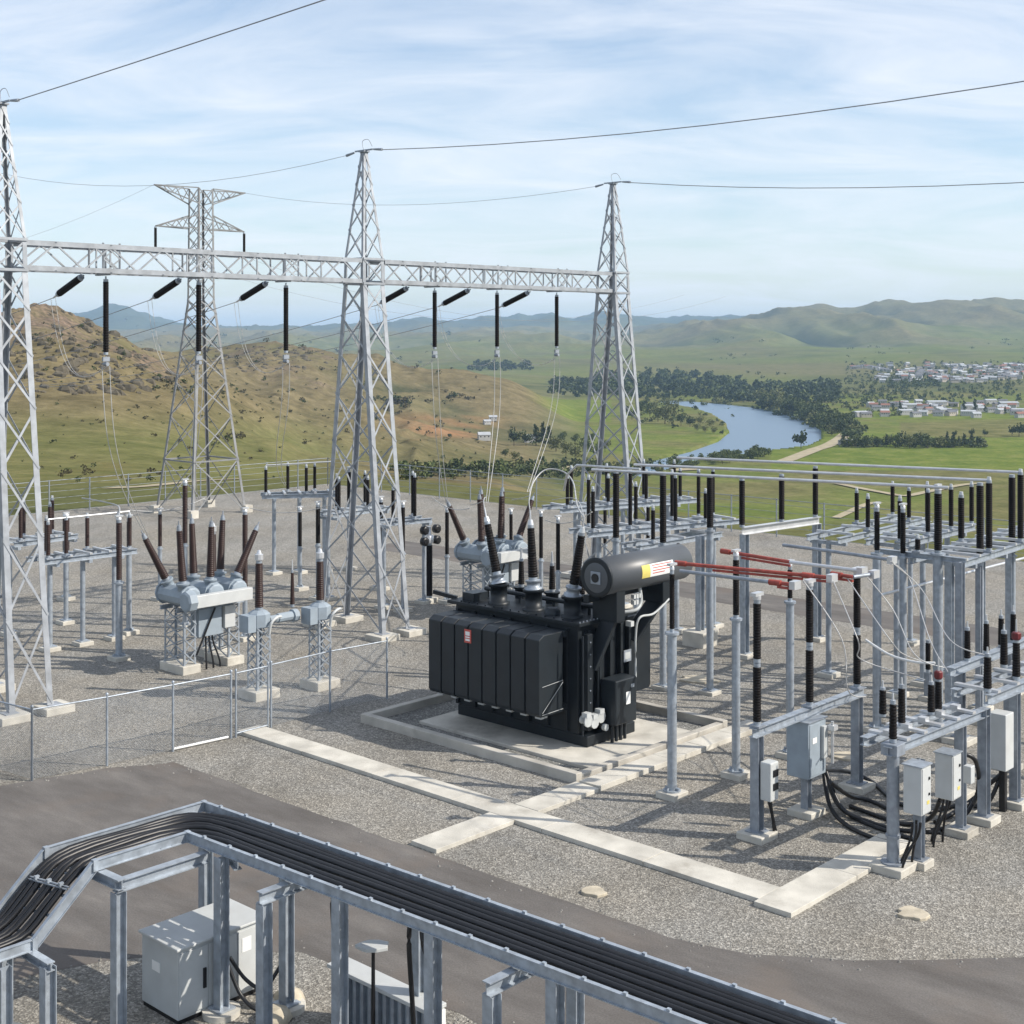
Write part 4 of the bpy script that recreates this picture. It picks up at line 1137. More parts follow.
# racks behind the conservator and up to the white portal
_, rt = rack(at(588, 535, 4.4), at(742, 521, 4.4), 4, [(.03, 0, 1.6), (.12, 1, 1.9), (.26, 0, 2.2), (.42, 1, 1.5), (.55, 0, 1.9), (.66, 1, 1.9), (.75, 0, 1.2), (.84, 1, 1.9), (.94, 1, 1.9)], 'long insulator rack behind the conservator tank', 'disconnector', 'switch racks on the right side', 1.3, rungs=8)
_, rt2 = rack(at(640, 548, 4.0), at(722, 534, 4.0), 2, [(.15, 0, 1.3), (.5, 1, 1.3), (.85, 0, 1.3)], 'short insulator rack just above the conservator tank', 'disconnector', 'switch racks on the right side', .9, rungs=3)
rack(at(560, 511, 4.6), at(700, 500, 4.6), 3, [(.05, 0, 1.3), (.2, 1, 1.5), (.33, 0, 1.2), (.45, 1, 1.5), (.6, 0, 1.3), (.72, 1, 1.6), (.85, 0, 1.3), (.95, 1, 1.5)], 'rearmost insulator rack seen through the right gantry tower legs', 'disconnector', 'switch racks on the right side', 1.4, rungs=7)
rack(at(14, 545, 3.7), at(78, 536, 3.7), 2, [(.1, 0, 1.4), (.4, 1, 1.4), (.55, 0, 1.3), (.85, 1, 1.4)], 'rack of brown insulators seen between the legs of the left tower', 'disconnector', 'switch racks on the left side', 1.1, glaze='glazeb', rungs=4)
rack(at(333, 516, 3.9), at(390, 508, 3.9), 2, [(.1, 0, 1.5), (.35, 1, 1.5), (.6, 0, 1.4), (.85, 1, 1.5)], 'rack of black insulators seen through the middle gantry tower legs', 'disconnector', 'switch racks on the left side', 1.1, rungs=4)
rack(at(838, 541, 4.9), at(930, 519, 4.9), 2, [(.3, 0, 1.2), (.5, 1, 1.2), (.75, 0, 1.2), (.9, 1, 1.2)], 'low rear rack glimpsed left of the raised right racks', 'disconnector', 'switch racks on the right side', 1.2, rungs=4)
for px, yb, yp, yi, lab in [(447, 603, 556, 510, 'thin dark insulator post left of the rear circuit breaker'), (403, 612, 553, 505, 'dark insulator post standing against the right legs of the middle tower'), (605, 575, 545, 500, 'dark insulator post behind the left end of the conservator'), (648, 590, 548, 505, 'thin insulator post above the middle of the conservator'), (160, 600, 548, 512, 'brown insulator post behind the left end of the left breaker'), (300, 590, 548, 510, 'dark insulator post on gravel below the pylon rack')]:
    ins_post(px, yb, yp, yi, lab, .09, .095, glaze='glazeb' if px < 200 else 'glazek', group='thin insulator posts scattered in the yard')
for a, c, lab in [((130, 510, 5.0), (205, 498, 5.0), 'thin wire from the left rack toward the left breaker'), ((250, 508, 5.0), (330, 505, 5.2), 'thin wire from the left breaker toward the middle tower'), ((432, 497, 5.4), (470, 508, 5.1), 'thin wire from the small rack to the rear breaker'), ((545, 520, 5.0), (592, 512, 5.6), 'thin wire from the rear breaker to the rack behind the conservator')]:
    wire('slack_span', sag(at(*a), at(*c), .25), .016, 'dropper', lab, 'wire')
# white portal frame
D1 = at(742, 690).y
A, B = at(742, 531, 4.75), at(819, 520, 4.75)
root = thing('steel_portal', (A.x, A.y, 0), 'pale steel portal frame with white beam right of the conservator', 'portal frame')
MB().ibeam(A, B, .24, .28).build('beam', M['alu'], root)
for p in (A.lerp(B, .03), A.lerp(B, .97)):
    MB().ibeam((p.x, p.y, .15), (p.x, p.y, A.z - .14), .26, .26, .022, (B - A)).box((p.x, p.y, .17), .4, .4, .04).build('post', M['galv'], root)
    MB().box((p.x, p.y, .02), .7, .7, .28).build('footing', M['concrete'], root, .02)
PT_ = []
for t, y in ((.0, 478), (.5, 474), (.95, 466)):
    p = A.lerp(B, t) + UP * .15
    insulator(root, p, (p.x, p.y, zat(y, p.y)), .115)
    PT_.append(V((p.x, p.y, zat(y, p.y))))
b = at(700, 645); root = thing('portal_post', b, 'bare steel column on a tan concrete block behind the front post', 'column')
MB().ibeam((b.x, b.y, .3), (b.x, b.y, zat(536, b.y)), .26, .26, .022, G3).build('post', M['galv'], root)
MB().box((b.x, b.y, .2), 1.0, 1.0, .75).build('footing', M['concrete'], root, .03)

# right hand racks with tall insulators
def wide_post(px, yb, yp, yi, lab, rp, ri): return ins_post(px, yb, yp, yi, lab, rp, ri, group='tall insulator posts on the right')
R = {}
R['a'] = wide_post(877, 732, 553, 508, 'tall post with short black insulator right of the red bars', .13, .085)
R['b'] = wide_post(903, 729, 556, 509, 'tall grey post second to the right of the red bars', .11, .085)
R['c'] = wide_post(938, 735, 553, 490, 'thick grey post carrying the right end of the nearest long tube busbar', .15, .12)
_, r1 = rack(at(900, 546, 5.2), at(975, 527, 5.2), 3, [(.0, 0, 1.4), (.35, 0, 1.5), (.66, 0, 1.45), (.95, 0, 1.4), (.78, 1, 1.4)], 'raised rack of black insulators against the green field', 'disconnector', 'switch racks on the right side', 1.2, rungs=6)
_, r2 = rack(at(957, 566, 5.2), at(1070, 530, 5.2), 4, [(.25, 0, 2.2), (.52, 0, 2.25), (.4, 1, 1.5), (.8, 0, 2.2)], 'ladder topped rack with tallest black insulators at the right edge', 'disconnector', 'switch racks on the right side', 1.5, rungs=10, post='h', r=.105)
_, r3 = rack(at(880, 551, 5.35), at(966, 561, 5.35), 0, [(.45, 0, .4)], 'dark tube rail joining the tall posts right of the red bars', 'support rail', None, 0, .16, foot=True)
# three long tube busbars
TOP = [(at(738, 477, 7.5), at(938, 487, 7.5)), (at(778, 471, 7.5), at(981, 480, 7.5)), (at(814, 463.5, 7.5), at(1013, 472, 7.5))]
for (a, c), lab in zip(TOP, ['nearest of the three long tube busbars above the right racks', 'middle of the three long tube busbars above the right racks', 'farthest of the three long tube busbars above the right racks']):
    d = (c - a).normalized()
    wire('tube_busbar', [a - d * 5.2, c + d * .3], .048, 'alu', lab, 'busbar', 'three long tube busbars', 8)
for k, (px, yi, ybm, lab) in enumerate([(616, 470, 540, 'black insulator left under the long tube busbars'), (663, 472, 545, 'black insulator second under the long tube busbars'), (710, 474, 530, 'black insulator right of the conservator under the long busbars'), (980, 482, 560, 'tall black insulator second from the right picture edge'), (1012, 474, 555, 'tall black insulator at the right picture edge')]):
    p = at(px, yi, 7.4)
    root = thing('insulator_post', (p.x, p.y, 0), lab, 'insulator post', 'insulators under the long tube busbars')
    z0 = zat(ybm, p.y)
    MB().tube((p.x, p.y, .1), (p.x, p.y, z0), .12, .12, 12).box((p.x, p.y, .12), .4, .4, .06).lathe((p.x, p.y, z0 - .05), UP, [(.17, 0), (.17, .05)], 10).build('post', M['galv'], root)
    MB().box((p.x, p.y, 0), .6, .6, .24).build('footing', M['concrete'], root, .02)
    insulator(root, (p.x, p.y, z0), (p.x, p.y, p.z - .02), .12)
wire('brace_rail', [at(881, 595, 3.7), at(1040, 554, 3.7)], .05, 'alu', 'thin pale rail sloping up behind the tall posts under the ladder rack', 'rail', None, 8)

# ------------------------------------------------------------------ front disconnector with red bars
P1 = ins_post(672, 797, 632, 570, 'round steel post with black insulator standing right before the transformer', .125, .07, group='front disconnector posts')
P2 = ins_post(736, 777, 618, 556, 'grey post under the red bars, between transformer and grey cabinet', .115, .09, group='front disconnector posts')
P4 = ins_post(790, 757, 601, 566, 'grey post rising behind the blue grey cabinet', .115, .075, group='front disconnector posts')
b3, b6 = at(757, 838), at(857, 789)
zb = 2.55
root = thing('disconnector_frame', b3, 'front disconnector frame with pale beam, three tall insulators and a cabinet', 'disconnector')
d36 = (b6 - b3).normalized()
for p in (b3, b6):
    MB().ibeam((p.x, p.y, .15), (p.x, p.y, zb - .12), .24, .24, .02, d36).box((p.x, p.y, .17), .42, .42, .04).build('post', M['galvd'], root)
    MB().box((p.x, p.y, .02), .72, .72, .28).build('footing', M['concrete'], root, .02)
MB().ibeam(V((b3.x, b3.y, zb)) - d36 * .2, V((b6.x, b6.y, zb)) + d36 * .35, .2, .22).build('beam', M['galv'], root)
mid = b3.lerp(b6, .5)
for p, yt, jn in ((b3, 597, 663), (mid, 586, 648), (b6, 571, 633)):
    D = p.y; zt = 5.72; zj = (zb + .12 + zt) / 2
    MB().box((p.x, p.y, zb + .14), .3, .3, .05).build('mount', M['galvd'], root)
    insulator(root, (p.x, p.y, zb + .16), (p.x, p.y, zj), .105); insulator(root, (p.x, p.y, zj + .02), (p.x, p.y, zt), .1)
    MB().lathe((p.x, p.y, zt), UP, [(.1, 0), (.1, .1)], 10).box((p.x, p.y, zt + .13), .36, .16, .08).build('terminal', M['alu'], root)
# small switch box on front post
bp = V((b3.x, b3.y, 0)) + G3 * .1 - P3 * .28
sb = MB().box(V((bp.x, bp.y, 1.42)), .36, .3, .92).build('switch_box', M['lgrey'], root, .03)
for dz in (.2, -.12): MB().box(V((bp.x, bp.y, 1.42 + dz)) - P3 * .16 + G3 * .03, .2, .03, .16).build('gauge', M['black'], sb)
mb = MB()
for k in range(3): mb.path(bez(V((bp.x, bp.y, 1.0)) + G3 * (.06 * k - .06), V((bp.x, bp.y, .6)) + G3 * .1, V((bp.x, bp.y, .4)) + G3 * .2, V((bp.x, bp.y, -.02)) + G3 * (.2 + .08 * k)), .03, 6)
mb.build('cable_leads', M['black'], root)
# hanging blue grey mechanism cabinet under the beam
cc = b3.lerp(b6, .46) - P3 * .02
cab = MB().box((cc.x, cc.y, 1.72), .85, .62, 1.4).build('mechanism_cabinet', M['bgrey'], root, .02)
MB().box(V((cc.x, cc.y, 1.72)) - P3 * .318 - G3 * .12, .5, .014, 1.28).build('door', M['bgrey'], cab, .006)
MB().box(V((cc.x, cc.y, 2.432)), .93, .7, .024).build('rain_hood', M['galv'], cab)
MB().box(V((cc.x, cc.y, 1.95)) - P3 * .33 - G3 * .15, .2, .008, .14).build('label_plate', M['white'], cab)
MB().box(V((cc.x, cc.y, 1.85)) - P3 * .36 + G3 * .26, .2, .1, .8).build('linkage_plate', M['grey'], cab, .01)
MB().tube(V((cc.x, cc.y, 2.35)) - P3 * .5 + G3 * .42, V((cc.x, cc.y, 1.3)) - P3 * .5 + G3 * .42, .04, .04, 8).box(V((cc.x, cc.y, 2.2)) - P3 * .5 + G3 * .42, .2, .2, .12).build('drive_rod', M['alu'], cab)
MB().ibeam((cc.x, cc.y, .15), (cc.x, cc.y, 1.0), .2, .2, .02, d36).build('post', M['galvd'], root)
MB().box((cc.x, cc.y, .02), .7, .7, .28).build('footing', M['concrete'], root, .02)
# bars
ZR = 5.9
def blade(pts, mats, label, r=.05):
    root = thing('tube_busbar', at(*pts[0], ZR), label, 'switch bar', 'switch bars over the front disconnector')
    P = [at(*p, ZR) for p in pts]
    for i in range(len(P) - 1):
        a, c = P[i], P[i + 1]; mb = MB().tube(a, c, r, r, 10)
        if mats[i] == 'red':
            mb.tube(a - (c - a).normalized() * .02, a + (c - a).normalized() * .3, r * 1.5, r * 1.5, 10)
            mb.bar(a.lerp(c, .3) - UP * .1, c - UP * .1, .05, .06)
        mb.build('blade' if mats[i] == 'red' else 'tube', M[mats[i]], root)
    e = P[-1]
    MB().box(e, .3, .16, .2).build('contact', M['alu'], root)
    return P
q1 = blade([(676, 563), (803, 575), (832, 578)], ['red', 'red'], 'longest red switch bar running from the conservator to the middle insulator')
q2 = blade([(722, 551), (790, 562), (862, 571)], ['red', 'alu'], 'red and grey switch bar behind the longest red bar')
q3 = blade([(783, 545), (830, 551), (892, 560)], ['galvd', 'galvd'], 'grey switch bar farthest back above the portal post')
q4 = blade([(680, 571), (770, 582), (795, 585)], ['galvd', 'red'], 'grey switch bar with red end nearest the camera')
q5 = blade([(832, 574), (853, 577), (874, 574)], ['red', 'galvd'], 'short red jaw bar at the right end of the front disconnector', .048)
ld = [((803, 580), (842, 640), (848, 690), (866, 697)), ((832, 578), (858, 640), (862, 660), (925, 680)), ((845, 575), (890, 640), (905, 655), (925, 662)), ((862, 571), (893, 610), (915, 655), (945, 668)), ((892, 562), (910, 580), (930, 640), (948, 672)), ((890, 561), (922, 590), (950, 640), (985, 655))]
lz = [2.8, 3.3, 3.5, 3.7, 3.8, 4.0]
ln = ['nearest', 'second', 'third', 'fourth', 'fifth', 'farthest']
for i, (a, b_, c, d) in enumerate(ld):
    z1 = lz[i]
    pts = [at(a[0], a[1], ZR), at(b_[0], b_[1], ZR - (ZR - z1) * .45), at(c[0], c[1], z1 + (ZR - z1) * .15), at(d[0], d[1], z1)]
    wire('flexible_lead', smooth_path(pts, 8), .015, 'dropper', f'{ln[i]} pale drooping cable between switch bars and cable terminations', 'cable', 'pale drooping leads', 6)
wire('flexible_lead', smooth_path([at(866, 640, 3.3), at(890, 655, 3.2), at(915, 662, 3.25), at(935, 663, 3.3)]), .035, 'white', 'thick white short lead before the tall grey posts', 'cable', None, 7)

# ------------------------------------------------------------------ cable termination rows at the right
def h_post(root, px, yb, zt, w=.2, foot=.62):
    p = at(px, yb)
    MB().ibeam((p.x, p.y, .15), (p.x, p.y, zt), w, w, .018, G3).box((p.x, p.y, .17), .36, .36, .04).build('post', M['galvd'], root)
    MB().box((p.x, p.y, .03), foot, foot, .28).build('footing', M['concrete'], root, .02)
    return p
def row_ins(root, p, z0, z1, r, red=False, glaze='glazek'):
    insulator(root, (p.x, p.y, z0), (p.x, p.y, z1), r, glaze, r * .85)
    if red: MB().lathe((p.x, p.y, z1 - .02), UP, [(r * .8, 0), (r * 1.1, .04), (r * 1.1, .17), (r * .8, .2)], 10, 0, False).build('red_cap', M['capred'], root)
    MB().tube((p.x, p.y, z1), (p.x, p.y, z1 + (.5 if red else .16)), .03, .02, 7).build('terminal', M['alu'], root)
# front row
zq = 2.72
b = at(893, 870); root = thing('termination_row', b, 'front cable termination row starting at the concrete strip corner', 'cable termination', 'cable termination rows')
pA = b; pB = at(984, 822)
MB().tube((pA.x, pA.y, .15), (pA.x, pA.y, zq - .1), .14, .14, 14).lathe((pA.x, pA.y, .16), UP, [(.28, 0), (.28, .04)], 10).lathe((pA.x, pA.y, .75), UP, [(.17, 0), (.17, .06)], 12).build('post', M['galvd'], root)
MB().box((pA.x, pA.y, .03), .8, .8, .28).build('footing', M['concrete'], root, .02)
h_post(root, 919, 866, zq - .3, .2, .5); pM = h_post(root, 961, 834, zq - .1); h_post(root, 984, 822, zq + .1, .24)
dAB = (V((pB.x, pB.y, 0)) - V((pA.x, pA.y, 0))).normalized(); qAB = V((-dAB.y, dAB.x, 0))
MB().ibeam(V((pA.x, pA.y, zq)) - dAB * .25, V((pB.x, pB.y, zq)) + dAB * .1, .2, .2).build('beam', M['galv'], root)
MB().ibeam(V((pA.x, pA.y, zq + .02)) + qAB * .75, V((pB.x, pB.y, zq + .02)) + qAB * .75, .2, .2).build('beam', M['galv'], root)
mb = MB()
for t in (.12, .3, .48, .66, .84):
    p = V((pA.x, pA.y, zq + .14)).lerp(V((pB.x, pB.y, zq + .14)), t); mb.bar(p - qAB * .1, p + qAB * .9, .16, .06); mb.box(p + qAB * .4 + UP * .07, .2, .2, .08)
mb.build('cross_plates', M['alu'], root)
MB().box(V((pA.x, pA.y, zq + .02)), .4, .4, .26).build('corner_bracket', M['galvd'], root, .01)
LAB = V((pB.x - pA.x, pB.y - pA.y, 0))
for t, s, h_, red in ((0, 0, .95, False), (.30, .7, .98, False), (.62, .7, .8, False), (.70, .7, .82, True), (.40, 1.7, .7, False)):
    p = pA + LAB * t + qAB * (.75 * s)
    row_ins(root, p, zq + .16, zq + .16 + h_, .095, red)
for (px, y0, y1, zc, w_, dep, lab) in ((917, 764, 812, 0, .42, .46, None), (948, 752, 797, 0, .4, .5, None)):
    D = at(px, 874 if px < 930 else 846).y
    p = V(((px - 512) * D / F, D, 0)); z0, z1 = zat(y1, D), zat(y0, D)
    o = MB().box((p.x, p.y, (z0 + z1) / 2), .46, .44, z1 - z0).build('terminal_box', M['lgrey'], root, .02)
    MB().box(V((p.x, p.y, (z0 + z1) / 2)) - P3 * .228, .40, .014, z1 - z0 - .07).build('door', M['lgrey'], o, .006)
    MB().box(V((p.x, p.y, z1 + .012)), .52, .5, .025).build('rain_hood', M['galv'], o)
    MB().box(V((p.x, p.y, (z0 + z1) / 2 - .28)) - P3 * .238 + G3 * .06, .12, .006, .08).build('label_plate', M['yellow'], o)
    MB().box(V((p.x, p.y, (z0 + z1) / 2 + .25)) - P3 * .245 + G3 * .1, .04, .03, .06).box(V((p.x, p.y, (z0 + z1) / 2 - .1)) - P3 * .245 + G3 * .1, .04, .03, .05).build('latch', M['black'], o)
D = pM.y - .3; p = V(((969 - 512) * D / F, D, 0))
MB().box((p.x, p.y, zat(774, D)), .22, .2, .42).build('terminal_box', M['lgrey'], root, .02)
for bx, by, zb_, n_ in ((917, 874, 1.15, 4), (948, 846, 1.25, 4)):
    p = at(bx, by); mb = MB()
    for k in range(n_):
        a = V((p.x, p.y, zb_)) + G3 * (-.14 + .09 * k) + P3 * (.08 if k % 2 else -.06)
        e = V((p.x, p.y, -.03)) + G3 * (-.3 + .16 * k) + P3 * (.22 + .1 * (k % 3))
        mb.path(bez(a, a - UP * .55, e + UP * .5, e), .03, 6)
    mb.build('cable_leads', M['black'], root)
# second row, further right
zq2 = 3.0
pC, pD = at(985, 822), at(1075, 772)
root = thing('termination_row', at(1015, 806), 'second cable termination row with red capped insulator at right edge', 'cable termination', 'cable termination rows')
h_post(root, 1015, 806, zq2 - .1, .22); h_post(root, 1062, 780, zq2 - .1, .22)
d2 = (pD - pC).normalized(); q2_ = V((-d2.y, d2.x, 0))
MB().ibeam(V((pC.x, pC.y, zq2)) + d2 * .15, V((pD.x, pD.y, zq2)), .22, .24).build('beam', M['galv'], root)
MB().ibeam(V((pC.x, pC.y, zq2)) + q2_ * .9 + d2 * .15, V((pD.x, pD.y, zq2)) + q2_ * .9, .2, .2).build('beam', M['galv'], root)
mb = MB()
for t in (.1, .3, .5, .7):
    p = V((pC.x, pC.y, zq2 + .15)).lerp(V((pD.x, pD.y, zq2 + .15)), t); mb.bar(p - q2_ * .12, p + q2_ * 1.05, .16, .07)
mb.build('cross_plates', M['alu'], root)
for t, s, h_, red in ((.06, 0.1, .95, False), (.36, .1, 1.05, True), (.55, 1, 1.0, False), (.7, 0.1, 1.0, True)):
    row_ins(root, pC + (pD - pC) * t + q2_ * (.9 * s), zq2 + .16, zq2 + .16 + h_, .11, red)
D = at(1000, 812).y; p = V(((1001 - 512) * D / F, D, 0))
MB().box((p.x, p.y, (zat(768, D) + zat(712, D)) / 2), .5, .46, zat(712, D) - zat(768, D)).build('terminal_box', M['lgrey'], root, .02)
MB().box(V((p.x, p.y, .55)) + G3 * .12, .16, .16, 1.2).build('cable_duct', M['black'], root, .02)
# upper rail behind with small insulators
zq3 = 3.35
pE, pF = at(950, 672, zq3), at(1060, 628, zq3)
root = thing('termination_row', V((pE.x, pE.y, 0)), 'rear termination rail carrying a line of small black insulators', 'cable termination', 'cable termination rows')
MB().ibeam(pE, pF, .22, .22).build('beam', M['galv'], root)
for t in (.08, .5, .92):
    p = pE.lerp(pF, t)
    MB().ibeam((p.x, p.y, .15), (p.x, p.y, zq3 - .11), .22, .22, .02, G3).build('post', M['galvd'], root)
    MB().box((p.x, p.y, .02), .6, .6, .26).build('footing', M['concrete'], root, .02)
for t in (.14, .30, .43, .54, .7, .85): row_ins(root, pE.lerp(pF, t), zq3 + .11, zq3 + 1.0, .09)
b = at(928, 700); root = thing('insulator_post', b, 'small black insulator post before the thick grey column', 'insulator post')
MB().ibeam((b.x, b.y, .1), (b.x, b.y, zat(672, b.y)), .2, .2, .018, G3).build('post', M['galvd'], root)
MB().box((b.x, b.y, .02), .5, .5, .26).build('footing', M['concrete'], root, .02)
insulator(root, (b.x, b.y, zat(672, b.y)), (b.x, b.y, zat(640, b.y)), .09)
# wide support columns
for px, yb, yt, w_, lab in [(960, 742, 562, .22, 'broad steel column under the left end of the ladder rack'), (979, 722, 566, .17, 'grey steel column just right of the broad one')]:
    b = at(px, yb); root = thing('steel_column', b, lab, 'column', 'steel columns under the ladder rack')
    MB().ibeam((b.x, b.y, .15), (b.x, b.y, zat(yt, b.y)), w_, w_, .025, G3).box((b.x, b.y, .17), w_ + .2, w_ + .2, .04).build('post', M['galvd'], root)
    MB().box((b.x, b.y, .02), .8, .8, .28).build('footing', M['concrete'], root, .02)
# black power cables snaking on the gravel
cbl = [([(823, 768), (830, 806), (848, 826), (880, 840), (910, 846)], 'lowest black cable sweeping from the cabinet under the front row'),
       ([(1003, 770), (990, 800), (978, 806), (955, 806), (930, 812)], 'black cable loop between the second row and front boxes'),
       ([(940, 800), (930, 818), (905, 824), (875, 815), (850, 806)], 'black cable returning left along the gravel behind the front boxes'),
       ([(824, 765), (835, 800), (855, 818), (890, 832), (925, 842)], 'long black cable looping from the grey cabinet to the front boxes'),
       ([(826, 772), (842, 808), (870, 822), (900, 830), (940, 832)], 'black cable beside the longest loop near the front row'),
       ([(822, 770), (850, 772), (872, 782), (890, 798), (905, 806)], 'black cable crossing behind the frame post toward the boxes'),
       ([(830, 782), (850, 796), (868, 800), (895, 812)], 'short black cable lying on gravel behind the front row'),
       ([(955, 752), (975, 760), (978, 790), (965, 815), (945, 828), (925, 830)], 'coiled black cable hanging behind the middle termination posts'),
       ([(1000, 775), (985, 788), (972, 800), (950, 815), (935, 822)], 'black cable running left from the second row')]
for pts, lab in cbl:
    z0 = [1.0] + [.25] + [.05] * (len(pts) - 2)
    if 'coiled' in lab: z0 = [1.9, 1.7, .7, .15, .05, .1]
    if 'running left' in lab: z0 = [.9, .5, .2, .06, .06]
    z0 = z0[:len(pts)] if len(pts) <= len(z0) else z0
    P = [at(p[0], p[1] + (0 if z < .3 else 0), z) for p, z in zip(pts, z0)]
    wire('power_cable', smooth_path(P, 7), .055, 'black', lab, 'cable', 'black cables on the gravel by the front row', 8)

# ------------------------------------------------------------------ the power transformer
U0, U1, V0, V1 = 30.85, 33.2, 25.95, 31.0
ZL = 3.68
root = thing('power_transformer', uv((U0 + U1) / 2, (V0 + V1) / 2, 0), 'large black oil filled power transformer with ribbed radiators on its concrete slab', 'transformer')
MB().ubox(U0, U1, V0, V1, .45, ZL - .06).build('tank', M['tank'], root, .03)
mb = MB()
for v in np.arange(V0 + .4, V1, .75):
    mb.ubox(U0 - .1, U0 - .002, v - .05, v + .05, .5, ZL - .2)
for u in (U0 + .35, U0 + .85, U0 + 1.35, U0 + 1.85, U1 - .1):
    mb.ubox(u - .06, u + .06, V0 - .16, V0 - .002, .5, ZL - .25)
mb.ubox(U0 + .05, U0 + .28, V0 - .32, V0 - .17, .6, ZL - .3)
mb.build('stiffeners', M['tank'], root, .01)
mb = MB()
for u in np.arange(U0 - .1, U1 + .1, .16): mb.tube(uv(u, V0 - .15, ZL + .04), uv(u, V0 - .15, ZL + .075), .022, .022, 6)
for z in np.arange(.7, ZL - .3, .35): mb.tube(uv(U0 + .16, V0 - .32, z), uv(U0 + .16, V0 - .345, z), .022, .022, 6)
mb.build('bolts', M['galvd'], root)
bpl = MB().ubox(32.75, 33.1, V0 - .20, V0 - .17, 2.25, 2.6).build('rating_plate', M['galv'], root)
MB().box(uv(32.925, V0 - .203, 2.43), .25, .006, .2).build('plate_face', M['grey'], bpl)
MB().ubox(U0 - .18, U1 + .18, V0 - .2, V1 + .2, ZL - .06, ZL + .04).build('lid', M['tank'], root, .01)
MB().ubox(U0 + .05, U1 - .05, V0 - .3, V1 - .05, .11, .43).build('base_skid', M['tank'], root, .02)
def radiators(ua, ub, n, va, vb, zb, zt, sgn):
    w_ = (vb - va) / n
    for k in range(n):
        v0 = va + k * w_
        mb = MB(); nf = 6
        # a panel: bevelled outline with a sloping top, plus thin fins
        cx = [v0 + .025, v0 + w_ - .025]
        r_ = MB()
        uo, ui = (ua, ub) if sgn < 0 else (ub, ua)
        pr = [(uo, zb + .1), (uo + .08 * -sgn, zb), (ui, zb), (ui, zt), (uo + .2 * -sgn, zt), (uo, zt - .12)]
        L = len(pr)
        vs = [uv(a, cx[0], z) for a, z in pr] + [uv(a, cx[1], z) for a, z in pr]
        mb.add(vs, [tuple(range(L)), tuple(range(2 * L - 1, L - 1, -1))] + [(i, L + i, L + (i + 1) % L, (i + 1) % L) for i in range(L)])
        o = mb.build('radiator', M['tankl'] if sgn < 0 else M['tank'], root, .02)
        c = MB()
        c.tube(uv((ua + ub) / 2, v0 + w_ / 2, zb), uv((ua + ub) / 2, v0 + w_ / 2, zb - .12), .09, .09, 8)
        c.ubox((ua + ub) / 2 - .3, (ua + ub) / 2 - .15, v0 + .15, v0 + .38, zb - .1, zb - .02)
        c.build('drain', M['grey'], o)
    mb = MB()
    for z in (zb + .12, zt - .1): mb.tube(uv(ub + .08 if sgn < 0 else ua - .08, va, z), uv(ub + .08 if sgn < 0 else ua - .08, vb, z), .1, .1, 10)
    mb.build('header_pipe', M['tank'], root)
radiators(29.5, 30.55, 8, 26.25, 30.85, 1.12, 3.46, -1)
radiators(33.55, 34.75, 8, 26.25, 30.85, 1.05, 3.42, 1)
# cross bracing wires on the end radiator
mb = MB(); vE = 26.23
for (a, z0, b_, z1) in ((29.6, 1.25, 30.5, 2.0), (29.6, 2.0, 30.5, 2.05), (29.6, 1.2, 30.5, 1.22)):
    mb.tube(uv(a, vE, z0), uv(b_, vE, z1), .008, .008, 5)
mb.build('tie_rods', M['grey'], root)
sg = MB().ubox(29.482, 29.497, 28.98, 29.26, 2.86, 3.26).build('sign', M['signred'], root)
mb = MB(); mb.ubox(29.476, 29.483, 29.03, 29.21, 3.08, 3.20); mb.ubox(29.476, 29.483, 29.03, 29.21, 2.92, 2.98); mb.ubox(29.476, 29.483, 29.03, 29.21, 3.01, 3.05)
mb.build('sign_marks', M['white'], sg)
# HV bushings
TT = []
for v, lean in ((29.55, .27), (28.1, .06), (26.55, -.19)):
    c = uv(31.3, v, ZL + .04)
    tu = MB().lathe(c, UP, [(.34, 0), (.34, .08), (.26, .08), (.26, .55), (.33, .55), (.33, .63)], 16).build('bushing_turret', M['tank'], root)
    d = (UP + P3 * lean).normalized(); p = c + UP * .63
    MB().lathe(p, d, [(.27, 0), (.27, .05), (.2, .07), (.2, .22), (.24, .22), (.24, .28)], 14).build('flange', M['galv'], tu)
    insulator(root, p + d * .28, p + d * 1.95, .16, 'glazek', .115, 'bushing', .075, 12)
    e = p + d * 1.95
    MB().tube(e, e + d * .15, .1, .07, 8).tube(e + d * .15, e + d * .45, .03, .025, 6).build('terminal', M['alu'], root)
    TT.append(e + d * .45)
for v in (29.7, 28.4, 27.2):
    c = uv(32.5, v, ZL + .04)
    MB().lathe(c, UP, [(.2, 0), (.2, .3), (.25, .3), (.25, .36)], 12).build('bushing_turret', M['tank'], root)
    insulator(root, c + UP * .36, c + UP * 1.25, .11, 'glazek', .08, 'bushing')
    MB().tube(c + UP * 1.25, c + UP * 1.6, .04, .03, 7).build('terminal', M['alu'], root)
mb = MB()
mb.tube(uv(31.9, 30.7, ZL + .3), uv(31.9, 26.2, ZL + .3), .07, .07, 8)
for v in np.arange(26.4, 31, .7): mb.tube(uv(31.9, v, ZL), uv(31.9, v, ZL + .3), .05, .05, 7)
mb.ubox(30.95, 31.6, 30.3, 30.8, ZL + .04, ZL + .3); mb.lathe(uv(31.2, 27.25, ZL + .04), UP, [(.24, 0), (.24, .12), (.15, .2)], 12)
for v in np.arange(26.1, 31, .35): mb.tube(uv(U0 - .1, v, ZL + .04), uv(U0 - .1, v, ZL + .09), .03, .03, 6)
mb.build('lid_pipework', M['tankl'], root)
